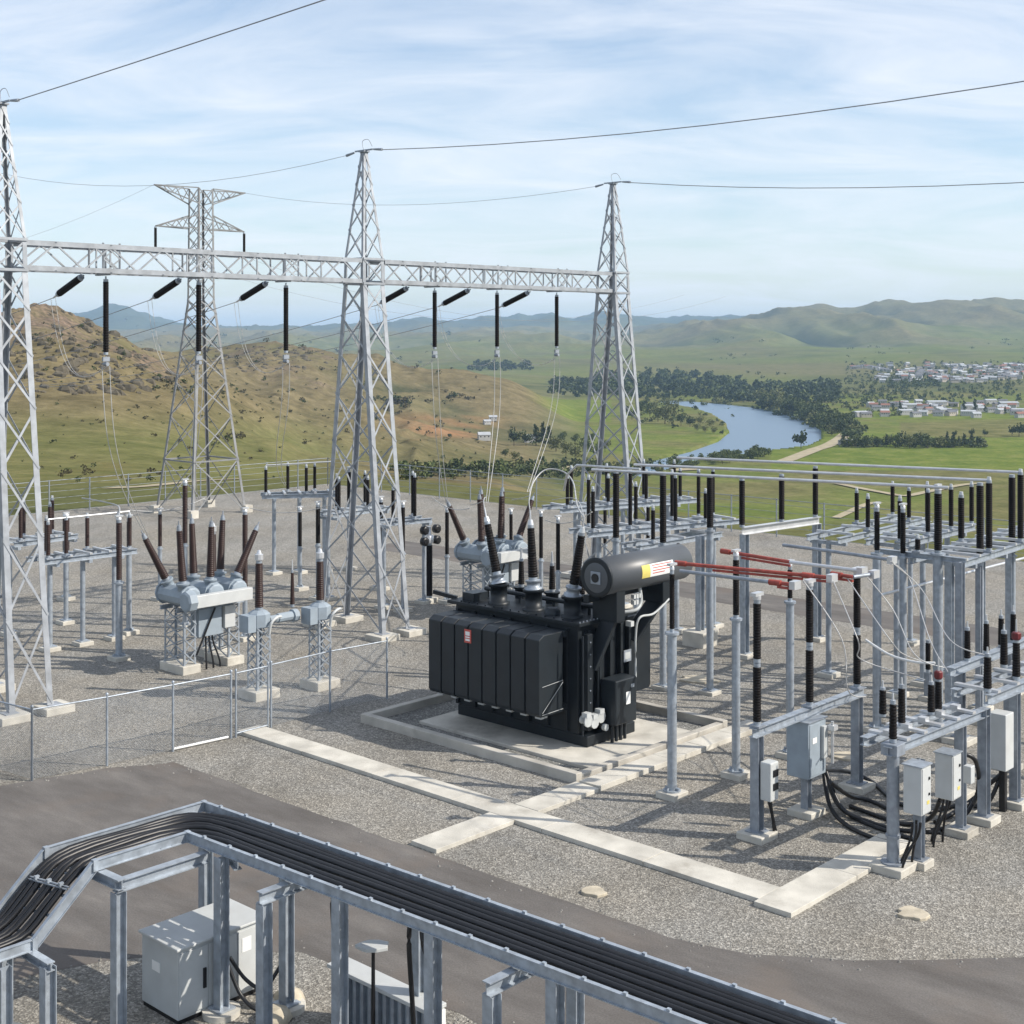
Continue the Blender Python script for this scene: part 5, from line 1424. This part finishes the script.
# conservator
zc, vc, rc = 5.06, 25.38, .545
MB().lathe(uv(31.0, vc, zc), G3, [(.2, -.06), (.40, -.045), (rc - .06, -.02), (rc, 0), (rc, 4.0), (rc - .06, 4.04), (.3, 4.07)], 36).build('conservator', M['cons'], root)
MB().lathe(uv(30.985, vc, zc), G3, [(rc - .03, -.02), (rc + .035, -.02), (rc + .035, .05), (rc - .03, .05)], 36).build('end_rim', M['tank'], root)
gp = MB().box(uv(30.925, vc - .02, zc), .03, .36, .36).build('gauge_plate', M['galvd'], root, .03)
MB().lathe(uv(30.905, vc - .02, zc), -G3, [(.13, 0), (.13, .02)], 14).build('gauge_dial', M['black'], gp)
sg = MB()
def onc(u0, u1, a0, a1, mat, lift=.006):
    n = 6; vs = []
    for i in range(n + 1):
        a = a0 + (a1 - a0) * i / n
        for u in (u0, u1):
            q = uv(u, vc, zc) - P3 * ((rc + lift) * math.cos(a)) + UP * ((rc + lift) * math.sin(a)); vs.append(q)
    return vs, [(2 * i, 2 * i + 1, 2 * i + 3, 2 * i + 2) for i in range(n)]
w1 = MB().add(*onc(32.45, 34.0, -.28, .42, 0)).build('warning_label', M['white'], root)
MB().add(*onc(32.45, 32.85, -.28, .42, 0, .009)).build('yellow_panel', M['yellow'], w1)
mb = MB()
for k, (a, b_) in enumerate(((32.95, 33.9), (32.95, 33.75), (32.95, 33.85), (32.95, 33.55))): mb.add(*onc(a, b_, .30 - k * .14, .35 - k * .14, 0, .009))
mb.build('red_lines', M['signred'], w1)
mb = MB()
for a in (31.95, 34.0):
    prof = [uv(a - .5, vc + .3, zc - .45), uv(a + .28, vc + .3, zc - .45), uv(a + .22, vc + .55, zc - 1.1), uv(a + .1, vc + .57, zc - 2.3), uv(a - .2, vc + .57, zc - 2.3), uv(a - .38, vc + .55, zc - 1.2)]
    for s in (-1, 1):
        pass
mb.ubox(31.55, 31.95, vc - .3, vc + .62, zc - 1.35, zc - .42)
mb.ubox(33.8, 34.3, vc - .3, vc + .62, zc - 1.1, zc - .42)
mb.bar(uv(31.75, vc + .1, zc - 1.3), uv(31.2, vc + .42, zc - 2.7), .5, .16, G3)
mb.bar(uv(34.0, vc + .1, zc - 1.05), uv(33.2, vc + .5, zc - 2.2), .5, .16, G3)
mb.ubox(31.0, 34.5, vc + .3, vc + .5, zc - .78, zc - .55)
mb.build('conservator_bracket', M['tank'], root, .02)
mb = MB()
mb.path(smooth_path([uv(32.9, vc - .1, zc - .5), uv(32.9, vc - .15, zc - .95), uv(32.6, vc - .15, zc - 1.15), uv(32.2, vc + .2, zc - 1.2), uv(32.1, vc + .6, zc - 1.25)]), .05, 8)
mb.path(smooth_path([uv(34.1, vc - .3, zc - 1.0), uv(33.4, vc - .25, zc - 1.35), uv(32.75, vc - .2, zc - 1.4), uv(32.7, vc - .1, zc - 2.0), uv(32.7, vc - .1, 1.9)]), .035, 8)
mb.build('oil_pipe', M['grey'], root)
mb = MB()
for k in range(5):
    mb.box(uv(32.6 + .13 * (k % 3), vc - .1, zc - .75 - .18 * (k // 3)), .09, .12, .12)
mb.ubox(32.35, 32.5, vc - .2, vc, zc - 1.6, zc - 1.45)
mb.build('relay', M['lgrey'], root)
mb = MB().path(smooth_path([uv(34.85, vc, zc + rc - .1), uv(35.0, vc, zc + rc), uv(35.25, vc, zc + .3), uv(35.3, vc, zc - .3)]), .03, 6)
mb.build('breather_pipe', M['tank'], root)
# control cabinet on the end
cb = MB().ubox(31.62, 32.62, V0 - .78, V0 - .2, .66, 1.98).build('control_cabinet', M['tankl'], root, .04)
MB().ubox(32.1, 32.3, V0 - .792, V0 - .781, 1.22, 1.58).build('data_plate', M['white'], cb)
MB().ubox(32.33, 32.47, V0 - .80, V0 - .781, 1.68, 1.78).build('handle', M['galv'], cb)
mb = MB()
for k in range(4): mb.tube(uv(31.8 + .2 * k, V0 - .5, .66), uv(31.8 + .2 * k, V0 - .5, .05), .05, .05, 8)
mb.build('conduits', M['tank'], root)
mb = MB()
for u, z in ((30.75, .95), (31.05, .85), (31.35, .95)):
    mb.lathe(uv(u, V0 - .42, z), -P3, [(.12, -.2), (.12, 0), (.18, 0), (.18, .06)], 10); mb.box(uv(u, V0 - .4, z + .16), .2, .2, .14)
mb.lathe(uv(31.5, V0 - .42, .62), -P3, [(.1, 0), (.1, .12)], 10)
mb.build('valves', M['grey'], root)
mb = MB().tube(uv(30.7, V0 - .3, .5), uv(30.7, V0 - .3, ZL - .3), .03, .03, 7).tube(uv(31.45, V0 - .25, .8), uv(31.45, V0 - .25, 2.9), .025, .025, 7)
mb.build('riser_pipes', M['tankl'], root)
mb = MB().bar(uv(U0 + .2, V1 + .15, ZL + .05), uv(U0 - .1, V1 + .9, ZL + .2), .12, .12); mb.build('lifting_lug', M['tank'], root)
# HV leads from the bushings to the rear breaker
hv = [at(470, 505, 5.2), at(512, 500, 5.2), at(552, 500, 5.0)]
for i, (a, b_) in enumerate(zip(TT, hv)):
    wire('bushing_lead', bez(a, a + UP * .6 + P3 * .2, b_ + UP * .3 - P3 * 1.5, b_), .016, 'dropper', f"pale wire from the {['left', 'middle', 'right'][i]} transformer bushing to the rear switchgear", 'wire', 'transformer bushing leads')
wire('bent_busbar', smooth_path([at(529, 500, 5.2), at(533, 483, 5.8), at(545, 470, 6.3), at(562, 471, 6.3), at(573, 482, 6.1), at(577, 505, 5.8), TT[2]]), .03, 'dropper', 'bent pale tube arching down to the right transformer bushing', 'busbar')
wire('tube_busbar', [at(564, 490, 6.0), at(567, 475, 6.7), at(577, 465, 7.2), at(640, 469, 7.4)], .045, 'alu', 'angled tube arm at the far left end of the long busbars', 'busbar')

# ------------------------------------------------------------------ bund, slabs and trench covers
def slabs(name, u0, u1, v0, v1, z, along, pitch, label, mat='concrete'):
    root = thing(name, uv((u0 + u1) / 2, (v0 + v1) / 2, 0), label, 'trench cover')
    n = max(1, int(round(((v1 - v0) if along == 'v' else (u1 - u0)) / pitch)))
    mb = MB()
    for k in range(n):
        j = random.uniform(-.008, .008); zz = z + random.uniform(-.004, .004)
        if along == 'v': mb.ubox(u0 + j, u1 + j, v0 + (v1 - v0) * k / n + .006, v0 + (v1 - v0) * (k + 1) / n - .006, -.05, zz)
        else: mb.ubox(u0 + (u1 - u0) * k / n + .006, u0 + (u1 - u0) * (k + 1) / n - .006, v0 + j, v1 + j, -.05, zz)
    mb.build('cover_slabs', M[mat], root, .008)
slabs('trench_cover', 25.1, 25.95, 16.11, 34.6, .10, 'v', 3.0, 'long pale concrete trench cover running from the gate to the corner')
slabs('trench_cover', 24.9, 30.4, 15.2, 16.1, .10, 'u', 2.7, 'short pale concrete trench cover ending at the front termination row')
slabs('trench_cover', 22.4, 25.09, 23.15, 24.0, .10, 'u', 2.6, 'short trench cover piece between long strip and asphalt road')
slabs('trench_cover', 25.96, 28.38, 23.15, 23.95, .10, 'u', 2.3, 'pale trench cover between the long strip and the bund corner')
slabs('stepping_slab', 28.4, 36.5, 23.15, 23.85, .14, 'u', 1.6, 'row of pale concrete slabs along the bund end by the front post')
root = thing('bund_wall', uv(32, 28.5, 0), 'low concrete bund kerb around the transformer slab', 'kerb')
mb = MB(); bz = .27
mb.ubox(28.45, 28.7, 24.0, 32.8, -.1, bz); mb.ubox(28.7, 35.4, 32.55, 32.8, -.1, bz); mb.ubox(35.4, 35.65, 24.0, 32.8, -.1, bz); mb.ubox(28.7, 35.4, 24.0, 24.25, -.1, bz - .05)
mb.build('kerb', M['concreted'], root, .02)
sheet('bund_floor', [uv(28.7, 24.25), uv(35.4, 24.25), uv(35.4, 32.55), uv(28.7, 32.55)], .02, M['pebble'], 'grey pebble floor inside the transformer bund', 'gravel ground')
root = thing('plinth_slab', uv(32, 28, 0), 'pale concrete slab that the black transformer stands on', 'concrete slab')
MB().ubox(29.55, 34.4, 24.35, 31.3, -.05, .11).build('slab', M['concrete'], root, .02)
for px, py, s, lab in [(595, 893, .35, 'pale flat stone on gravel beside the trench cover'), (914, 915, .42, 'pale round concrete pad lying on the gravel at lower right'), (845, 757, .5, 'pale slab on the gravel behind the frame beam'), (700, 680, .8, 'pale square slab on gravel right of the transformer')]:
    p = at(px, py); n = 13; s *= .8
    poly = [(p.x + s * random.uniform(.6, 1.15) * math.cos(6.283 * k / n) * 1.1, p.y + s * random.uniform(.75, 1.1) * math.sin(6.283 * k / n)) for k in range(n)]
    o = MB().prism(poly, -.03, .06).build('flat_stone', M['stone'], None, .015); tag(o, lab, 'stone')

# ------------------------------------------------------------------ fences
def fence(pts, label, h=1.95, rail_b=False, mesh=True, gate=False, outer=.035, name='chain_link_fence'):
    root = thing(name, pts[0], label, 'gate' if gate else 'fence', None)
    for p in pts:
        MB().tube((p.x, p.y, -.1), (p.x, p.y, h + .05), outer, outer, 8).lathe((p.x, p.y, h + .05), UP, [(outer * 1.3, 0), (outer * 1.3, .03), (.01, .06)], 8).build('post', M['galv'], root)
    mb = MB(); wm = MB()
    for a, b in zip(pts[:-1], pts[1:]):
        mb.tube((a.x, a.y, h - .02), (b.x, b.y, h - .02), .024, .024, 7)
        if rail_b: mb.tube((a.x, a.y, .12), (b.x, b.y, .12), .024, .024, 7)
        L = (b - a).length; st = .075; n = int(L / st)
        d = (b - a) / L
        k = -int(h / st)
        while k * st < L and mesh:
            for sgn in (1, -1):
                x0, x1 = (k * st, k * st + h) if sgn > 0 else (k * st + h, k * st)
                z0, z1 = .05, h - .05
                # clip the slanting wire to the bay
                f0, f1 = 0.0, 1.0
                for lim, lo in ((0.0, True), (L, False)):
                    if x1 != x0:
                        t = (lim - x0) / (x1 - x0)
                        inc = x1 > x0
                        if lo == inc: f0 = max(f0, t)
                        else: f1 = min(f1, t)
                if f1 - f0 > .02:
                    q0 = a + d * (x0 + (x1 - x0) * f0) + UP * (z0 + (z1 - z0) * f0); q1 = a + d * (x0 + (x1 - x0) * f1) + UP * (z0 + (z1 - z0) * f1)
                    wm.tube(q0, q1, .0028, .0028, 3, cap=False)
            k += 1
    mb.build('rail', M['galv'], root)
    if mesh: wm.build('wire_mesh', M['galv'], root)
    return root
fa = [at(-70, 752), at(32, 781)]
fence([at(-80, 749), at(-22, 765), at(32, 781)], 'chain link fence running left from the corner post by the road')
fence([at(32, 781), at(107, 766), at(173, 751.5), at(231, 738.5)], 'chain link fence between the road and the left gantry tower')
fence([at(236, 737.5), at(268, 729)], 'narrow chain link gate leaf at the end of the trench cover', 1.95, True, True, True, .03, 'mesh_gate')
fence([at(271, 727.5), at(330, 711.5), at(387, 699)], 'chain link fence running right from the gate toward the transformer')
root = thing('gate_rail', at(173, 748), 'pale loose rail lying at the foot of the chain link fence', 'rail')
MB().tube(at(173, 749, .06), at(228, 737, .06), .04, .04, 8).build('rail', M['white'], root)
def perimeter(a, b, n, label):
    root = thing('perimeter_fence', a, label, 'fence', None, 0)
    mb = MB()
    for i in range(n + 1):
        p = a.lerp(b, i / n); MB().tube((p.x, p.y, -.2), (p.x, p.y, 2.3), .045, .045, 6).build('post', M['galvd'], root)
    for z in (.15, .6, 1.05, 1.5, 1.95, 2.25): mb.tube((a.x, a.y, z), (b.x, b.y, z), .012 if z < 2.2 else .022, None, 4)
    mb.build('rails', M['galvd'], root)
perimeter(uv(72, 87), uv(72, -10), 30, 'long wire perimeter fence along the far yard edge before the fields')
perimeter(uv(72, 87), uv(5, 87), 22, 'wire perimeter fence along the yard edge below the brown hill')

# ------------------------------------------------------------------ foreground cable tray
ZTR = 2.9
Oa, Ob = (15.66, 22.67), (16.55, 3.0)       # outer rail, long run
Ia, Ib = (14.5, 21.5), (15.4, 3.0)
OUT = [uv(*Ob, ZTR), uv(*Oa, ZTR), uv(12.35, 22.67, ZTR), uv(11.25, 22.67, 1.9), uv(5, 22.67, 1.9)]
INN = [uv(*Ib, ZTR), uv(*Ia, ZTR), uv(12.62, 21.5, ZTR), uv(11.5, 21.5, 1.9), uv(5, 21.5, 1.9)]
root = thing('cable_tray', uv(14.6, 20.1, 0), 'raised galvanised cable tray on posts turning a corner in the foreground', 'cable tray')
for path, s in ((OUT, 1), (INN, -1)):
    mb = MB()
    for a, b in zip(path[:-1], path[1:]):
        d, sd, t = frame_of(b - a)
        mb.bar(a, b, .014, .17)                      # web
        mb.bar(a + t * .085, b + t * .085, .075, .014); mb.bar(a - t * .09, b - t * .09, .075, .014)
    for p in path[1:-1]: mb.box(p, .09, .09, .2)
    for k in range(26):
        mb.box(path[0].lerp(path[1], (k + .3) / 26) + UP * .1, .05, .06, .05)
    mb.build('side_rail', M['galv'], root)
mb = MB()
for (o0, o1), (i0, i1), n in (((OUT[0], OUT[1]), (INN[0], INN[1]), 44), ((OUT[1], OUT[2]), (INN[1], INN[2]), 8), ((OUT[2], OUT[3]), (INN[2], INN[3]), 4), ((OUT[3], OUT[4]), (INN[3], INN[4]), 14)):
    for k in range(n):
        t = (k + .5) / n; a, b = o0.lerp(o1, t) - UP * .07, i0.lerp(i1, t) - UP * .07
        mb.bar(a, b, .05, .03)
mb.build('rungs', M['galvd'], root)
def tpost(u, v, zt, foot=False, s=.2):
    p = uv(u, v)
    MB().ibeam((p.x, p.y, .1), (p.x, p.y, zt), s, s, .016, G3).box((p.x, p.y, .12), .36, .36, .03).build('post', M['galv'], root)
    MB().lathe((p.x, p.y, -.1), UP, [(.34, 0), (.34, .2)], 14).build('footing', M['concrete'], root)
for u, v in ((14.5, 20.45), (14.78, 17.55), (14.88, 15.45), (15.0, 13.05), (15.15, 10.2)): tpost(u, v, ZTR - .1)
for u, v in ((15.45, 22.3), (15.4, 19.75), (15.95, 16.9), (16.1, 13.6)): tpost(u, v, ZTR - .1)
for u, v in ((12.75, 20.95), (14.15, 18.75), (14.42, 13.75)): tpost(u, v, 2.55)
for u, v in ((11.45, 20.95), (10.95, 21.45), (8.5, 21.45), (11.5, 22.5), (8.5, 22.5)): tpost(u, v, 1.72)
MB().ibeam(uv(12.68, 20.95, 2.66), uv(14.55, 20.95, 2.66), .16, .2).build('bracket', M['galv'], root)
MB().ibeam(uv(12.75, 20.84, 2.7), uv(12.7, 22.4, 2.7), .16, .18).build('bracket', M['galv'], root)
MB().ibeam(uv(14.05, 18.75, 2.66), uv(15.7, 18.75, 2.66), .16, .2).build('bracket', M['galv'], root)
MB().ibeam(uv(14.3, 13.75, 2.66), uv(15.9, 13.75, 2.66), .16, .2).build('bracket', M['galv'], root)
MB().ibeam(uv(11.45, 20.85, 1.73), uv(11.45, 22.5, 1.73), .14, .15).build('bracket', M['galv'], root)
MB().ibeam(uv(15.45, 22.4, 2.7), uv(14.6, 20.1, 2.7), .14, .16).build('bracket', M['galv'], root)
# cables along the tray
def tray_pt(f, z=0):
    return [o.lerp(i, f) for o, i in zip(OUT, INN)]
for k in range(7):
    f = (.10, .19, .28, .44, .53, .68, .79)[k]; C = tray_pt(f)
    lift = random.uniform(.0, .03); r = (.058, .05, .06, .058, .05, .06, .05)[k]
    pts = []
    a, c, e, g, h_ = C
    n = 10
    for i in range(n + 1): pts.append(a.lerp(c, i / n * .90))
    pts += bez(a.lerp(c, .92), a.lerp(c, .99), c.lerp(e, .05), c.lerp(e, .45), 8)[1:]
    pts += bez(c.lerp(e, .6), c.lerp(e, 1.0), e, e.lerp(g, .4), 6)
    pts += bez(e.lerp(g, .6), g, g, g.lerp(h_, .15), 6)
    pts += [g.lerp(h_, .5), h_]
    pts = [p + UP * (lift - .02 + .012 * math.sin(i * 1.3 + k)) for i, p in enumerate(pts)]
    wire('tray_cable', pts, r, 'black', 'black power cable lying along the raised foreground tray among parallel neighbours', 'cable', 'black cables lying in the foreground tray', 8)
root = thing('cable_cleat', uv(12.0, 22.1, 2.4), 'small metal cleats clamping the cables on the sloping tray piece', 'cleat')
mb = MB()
for t in (.35, .38):
    a, b = OUT[2].lerp(OUT[3], t), INN[2].lerp(INN[3], t); mb.bar(a.lerp(b, .1) + UP * .06, a.lerp(b, .9) + UP * .06, .03, .02)
for f in (.25, .5, .75): mb.box(OUT[2].lerp(OUT[3], .36).lerp(INN[2].lerp(INN[3], .36), f) + UP * .09, .08, .06, .06)
mb.build('strap', M['galv'], root)

# grey kiosk cabinet under the tray
cu0, cu1, cv0, cv1, chh = 13.74, 15.6, 20.66, 21.8, 1.30
root = thing('kiosk_cabinet', uv((cu0 + cu1) / 2, (cv0 + cv1) / 2, 0), 'grey metal kiosk cabinet standing under the foreground tray corner', 'cabinet')
MB().ubox(cu0, cu1, cv0, cv1, .08, chh).build('body', M['grey'], root, .012)
MB().ubox(cu0 - .05, cu1 + .05, cv0 - .05, cv1 + .05, chh, chh + .05).build('roof', M['lgrey'], root, .015)
MB().ubox(cu0 + .02, cu1 - .02, cv0 + .02, cv1 - .02, -.05, .08).build('plinth', M['black'], root)
for k in range(3):
    w_ = (cu1 - cu0) / 3
    dr = MB().ubox(cu0 + k * w_ + .015, cu0 + (k + 1) * w_ - .015, cv0 - .022, cv0 - .001, .14, chh - .06).build('door', M['grey'] if k < 2 else M['lgrey'], root, .006)
    if k == 0: MB().ubox(cu0 + w_ - .12, cu0 + w_ - .06, cv0 - .05, cv0 - .023, .5, .85).build('handle', M['black'], dr)
    if k == 2: MB().ubox(cu0 + 2 * w_ + .1, cu0 + 2 * w_ + .3, cv0 - .03, cv0 - .023, .85, 1.1).build('notice', M['white'], dr)
MB().ubox(cu0 - .012, cu0 - .001, cv0 + .55, cv0 + .8, .75, .92).build('notice', M['white'], root)
for k, (pts, lab) in enumerate([([uv(14.75, 20.55, .9), uv(14.95, 20.35, .5), uv(15.1, 20.0, .4), uv(15.4, 19.9, .75), uv(15.7, 20.0, .7), uv(15.75, 20.1, .0)], 'black cable looping up beside the grey kiosk cabinet'), ([uv(14.7, 20.55, .8), uv(14.8, 20.3, .3), uv(14.9, 20.0, .1), uv(15.2, 19.9, .0)], 'black cable drooping to the ground by the kiosk cabinet')]):
    wire('kiosk_cable', smooth_path(pts, 7), .035, 'black', lab, 'cable', 'black cables beside the kiosk', 8)
for u, v, s, lab in ((15.0, 19.6, .33, 'round pale boulder at the foot of the kiosk cabinet'), (15.6, 19.95, .3, 'second pale boulder beside the tray post footing')):
    p = uv(u, v); mb = MB(); mb.lathe((p.x, p.y, -.05), UP, [(s * .8, 0), (s, .08), (s * .85, .2), (s * .4, .28)], 9)
    o = mb.build('boulder', M['stone']); tag(o, lab, 'stone')
# ribbed low panel
ru0, ru1, rv0, rv1 = 15.72, 15.98, 16.35, 18.85
root = thing('ribbed_panel', uv(15.85, 17.6, 0), 'low ribbed grey steel panel box behind the right tray posts', 'panel box')
MB().ubox(ru0, ru1, rv0, rv1, .05, .95).build('body', M['bgrey'], root)
MB().ubox(ru0 - .12, ru1 + .05, rv0 - .03, rv1 + .03, .95, 1.02).build('top_cap', M['lgrey'], root, .01)
mb = MB()
for k in range(13): v = rv0 + .1 + k * (rv1 - rv0 - .2) / 12; mb.ubox(ru0 - .09, ru0 - .001, v - .035, v + .035, .05, .94)
mb.build('ribs', M['galvd'], root, .008)
MB().ubox(ru0 - .1, ru1, rv0 - .06, rv0 - .001, .05, .94).build('end_plate', M['white'], root)
p = uv(15.42, 17.45)
root = thing('marker_post', p, 'thin black post topped by a pale flat plate in foreground', 'marker post')
MB().tube((p.x, p.y, -.1), (p.x, p.y, 1.78), .04, .03, 8).build('post', M['black'], root)
n = 10; poly = [(p.x + .27 * math.cos(6.283 * k / n) * (1.15 if k % 2 else .9), p.y + .2 * math.sin(6.283 * k / n)) for k in range(n)]
MB().prism(poly, 1.78, 1.84).build('plate', M['lgrey'], root, .01)
for u, v, lab in ((15.5, 18.45, 'black cable hanging from the tray left of the marker post'), (15.3, 16.3, 'black cable hanging from the tray right of the marker post')):
    wire('hanging_cable', bez(uv(u, v, 2.75), uv(u - .2, v + .1, 2.5), uv(u - .02, v, 1.8), uv(u, v, .0)), .042, 'black', lab, 'cable', 'black cables hanging off the tray', 8)
wire('hanging_cable', bez(uv(15.1, 15.9, 2.75), uv(15.05, 15.85, 2.6), uv(15.0, 15.8, 2.5), uv(15.05, 15.75, 2.3)), .06, 'black', 'short black cable end dangling under the tray rail', 'cable', None, 8)

# ------------------------------------------------------------------ air, sky, sun, camera
hz, nt, bs = new_mat('valley haze')
nt.nodes.remove(bs)
pvn = nt.nodes.new('ShaderNodeVolumePrincipled')
pvn.inputs['Color'].default_value = (0.50, 0.72, 1.0, 1); pvn.inputs['Density'].default_value = 0.000105; pvn.inputs['Anisotropy'].default_value = 0.0
nt.links.new(pvn.outputs[0], nt.nodes['Material Output'].inputs['Volume'])
tmax = float(TZ.max()); tmin = float(TZ.min())
o = MB().box((0, 0, (tmax + 12 + tmin - 1) / 2), 31000, 31000, tmax + 12 - tmin + 1, 0).build('haze', hz)
tag(o, 'thin blue air haze filling the whole valley', 'haze', None, 'stuff')

SUN_EL, SUN_ROT = math.radians(38), math.atan2(0.98, -0.19)
wd = bpy.data.worlds.new('World'); SC.world = wd; wd.use_nodes = True
nt = wd.node_tree; bg = nt.nodes['Background']
sky = N(nt, 'ShaderNodeTexSky', sky_type='NISHITA', sun_disc=False)
sky.sun_elevation = SUN_EL; sky.sun_rotation = SUN_ROT
sky.air_density = 1.0; sky.dust_density = 0.6; sky.ozone_density = 2.2
tc = N(nt, 'ShaderNodeTexCoord')
sp_ = N(nt, 'ShaderNodeSeparateXYZ'); nt.links.new(tc.outputs['Generated'], sp_.inputs[0])
az = N(nt, 'ShaderNodeMath', operation='ADD'); az.inputs[1].default_value = 0.22; nt.links.new(sp_.outputs[2], az.inputs[0])
mx = N(nt, 'ShaderNodeMath', operation='MAXIMUM'); mx.inputs[1].default_value = 0.02; nt.links.new(az.outputs[0], mx.inputs[0])
dv = N(nt, 'ShaderNodeVectorMath', operation='DIVIDE')
cmb = N(nt, 'ShaderNodeCombineXYZ')
for i in range(3): nt.links.new(mx.outputs[0], cmb.inputs[i])
nt.links.new(tc.outputs['Generated'], dv.inputs[0]); nt.links.new(cmb.outputs[0], dv.inputs[1])
mp = N(nt, 'ShaderNodeMapping'); mp.inputs['Rotation'].default_value = (0, 0, .12); mp.inputs['Scale'].default_value = (1.3, 2.6, 0.0)
nt.links.new(dv.outputs[0], mp.inputs['Vector'])
n1 = N(nt, 'ShaderNodeTexNoise'); n1.inputs['Scale'].default_value = 1.3; n1.inputs['Detail'].default_value = 10; n1.inputs['Roughness'].default_value = .6; n1.inputs['Distortion'].default_value = 0.8
nt.links.new(mp.outputs[0], n1.inputs['Vector'])
r1_ = ramp(nt, [(0.33, .20), (0.54, .54), (0.76, .90)]); nt.links.new(n1.outputs['Fac'], r1_.inputs[0])
cl = mixrgb(nt, sky.outputs[0], (6.0, 6.25, 6.7), r1_.outputs[0])
nt.links.new(cl, bg.inputs['Color']); bg.inputs['Strength'].default_value = 0.135

sl = bpy.data.lights.new('sun', 'SUN'); sl.energy = 4.5; sl.angle = math.radians(.53); sl.color = (1.0, .93, .83)
so = bpy.data.objects.new('sun', sl); COL.objects.link(so)
sd = V((math.sin(SUN_ROT) * math.cos(SUN_EL), math.cos(SUN_ROT) * math.cos(SUN_EL), math.sin(SUN_EL)))
so.rotation_euler = sd.to_track_quat('Z', 'Y').to_euler(); so.location = (60, -20, 60)

cam = bpy.data.cameras.new('camera'); co = bpy.data.objects.new('camera', cam); COL.objects.link(co)
cam.sensor_width = 36; cam.sensor_fit = 'HORIZONTAL'; cam.lens = 36 * F / 1024
cam.shift_y = -(512 - HY) / 1024
co.location = (0, 0, CH); co.rotation_euler = (math.pi / 2, 0, 0)
cam.clip_start = .1; cam.clip_end = 40000
SC.camera = co
vs_ = SC.view_settings
vs_.view_transform = 'Standard'; vs_.look = 'None'; vs_.exposure = 0.3; vs_.gamma = 1
SC.cycles.volume_bounces = 1
SC.cycles.max_bounces = 6
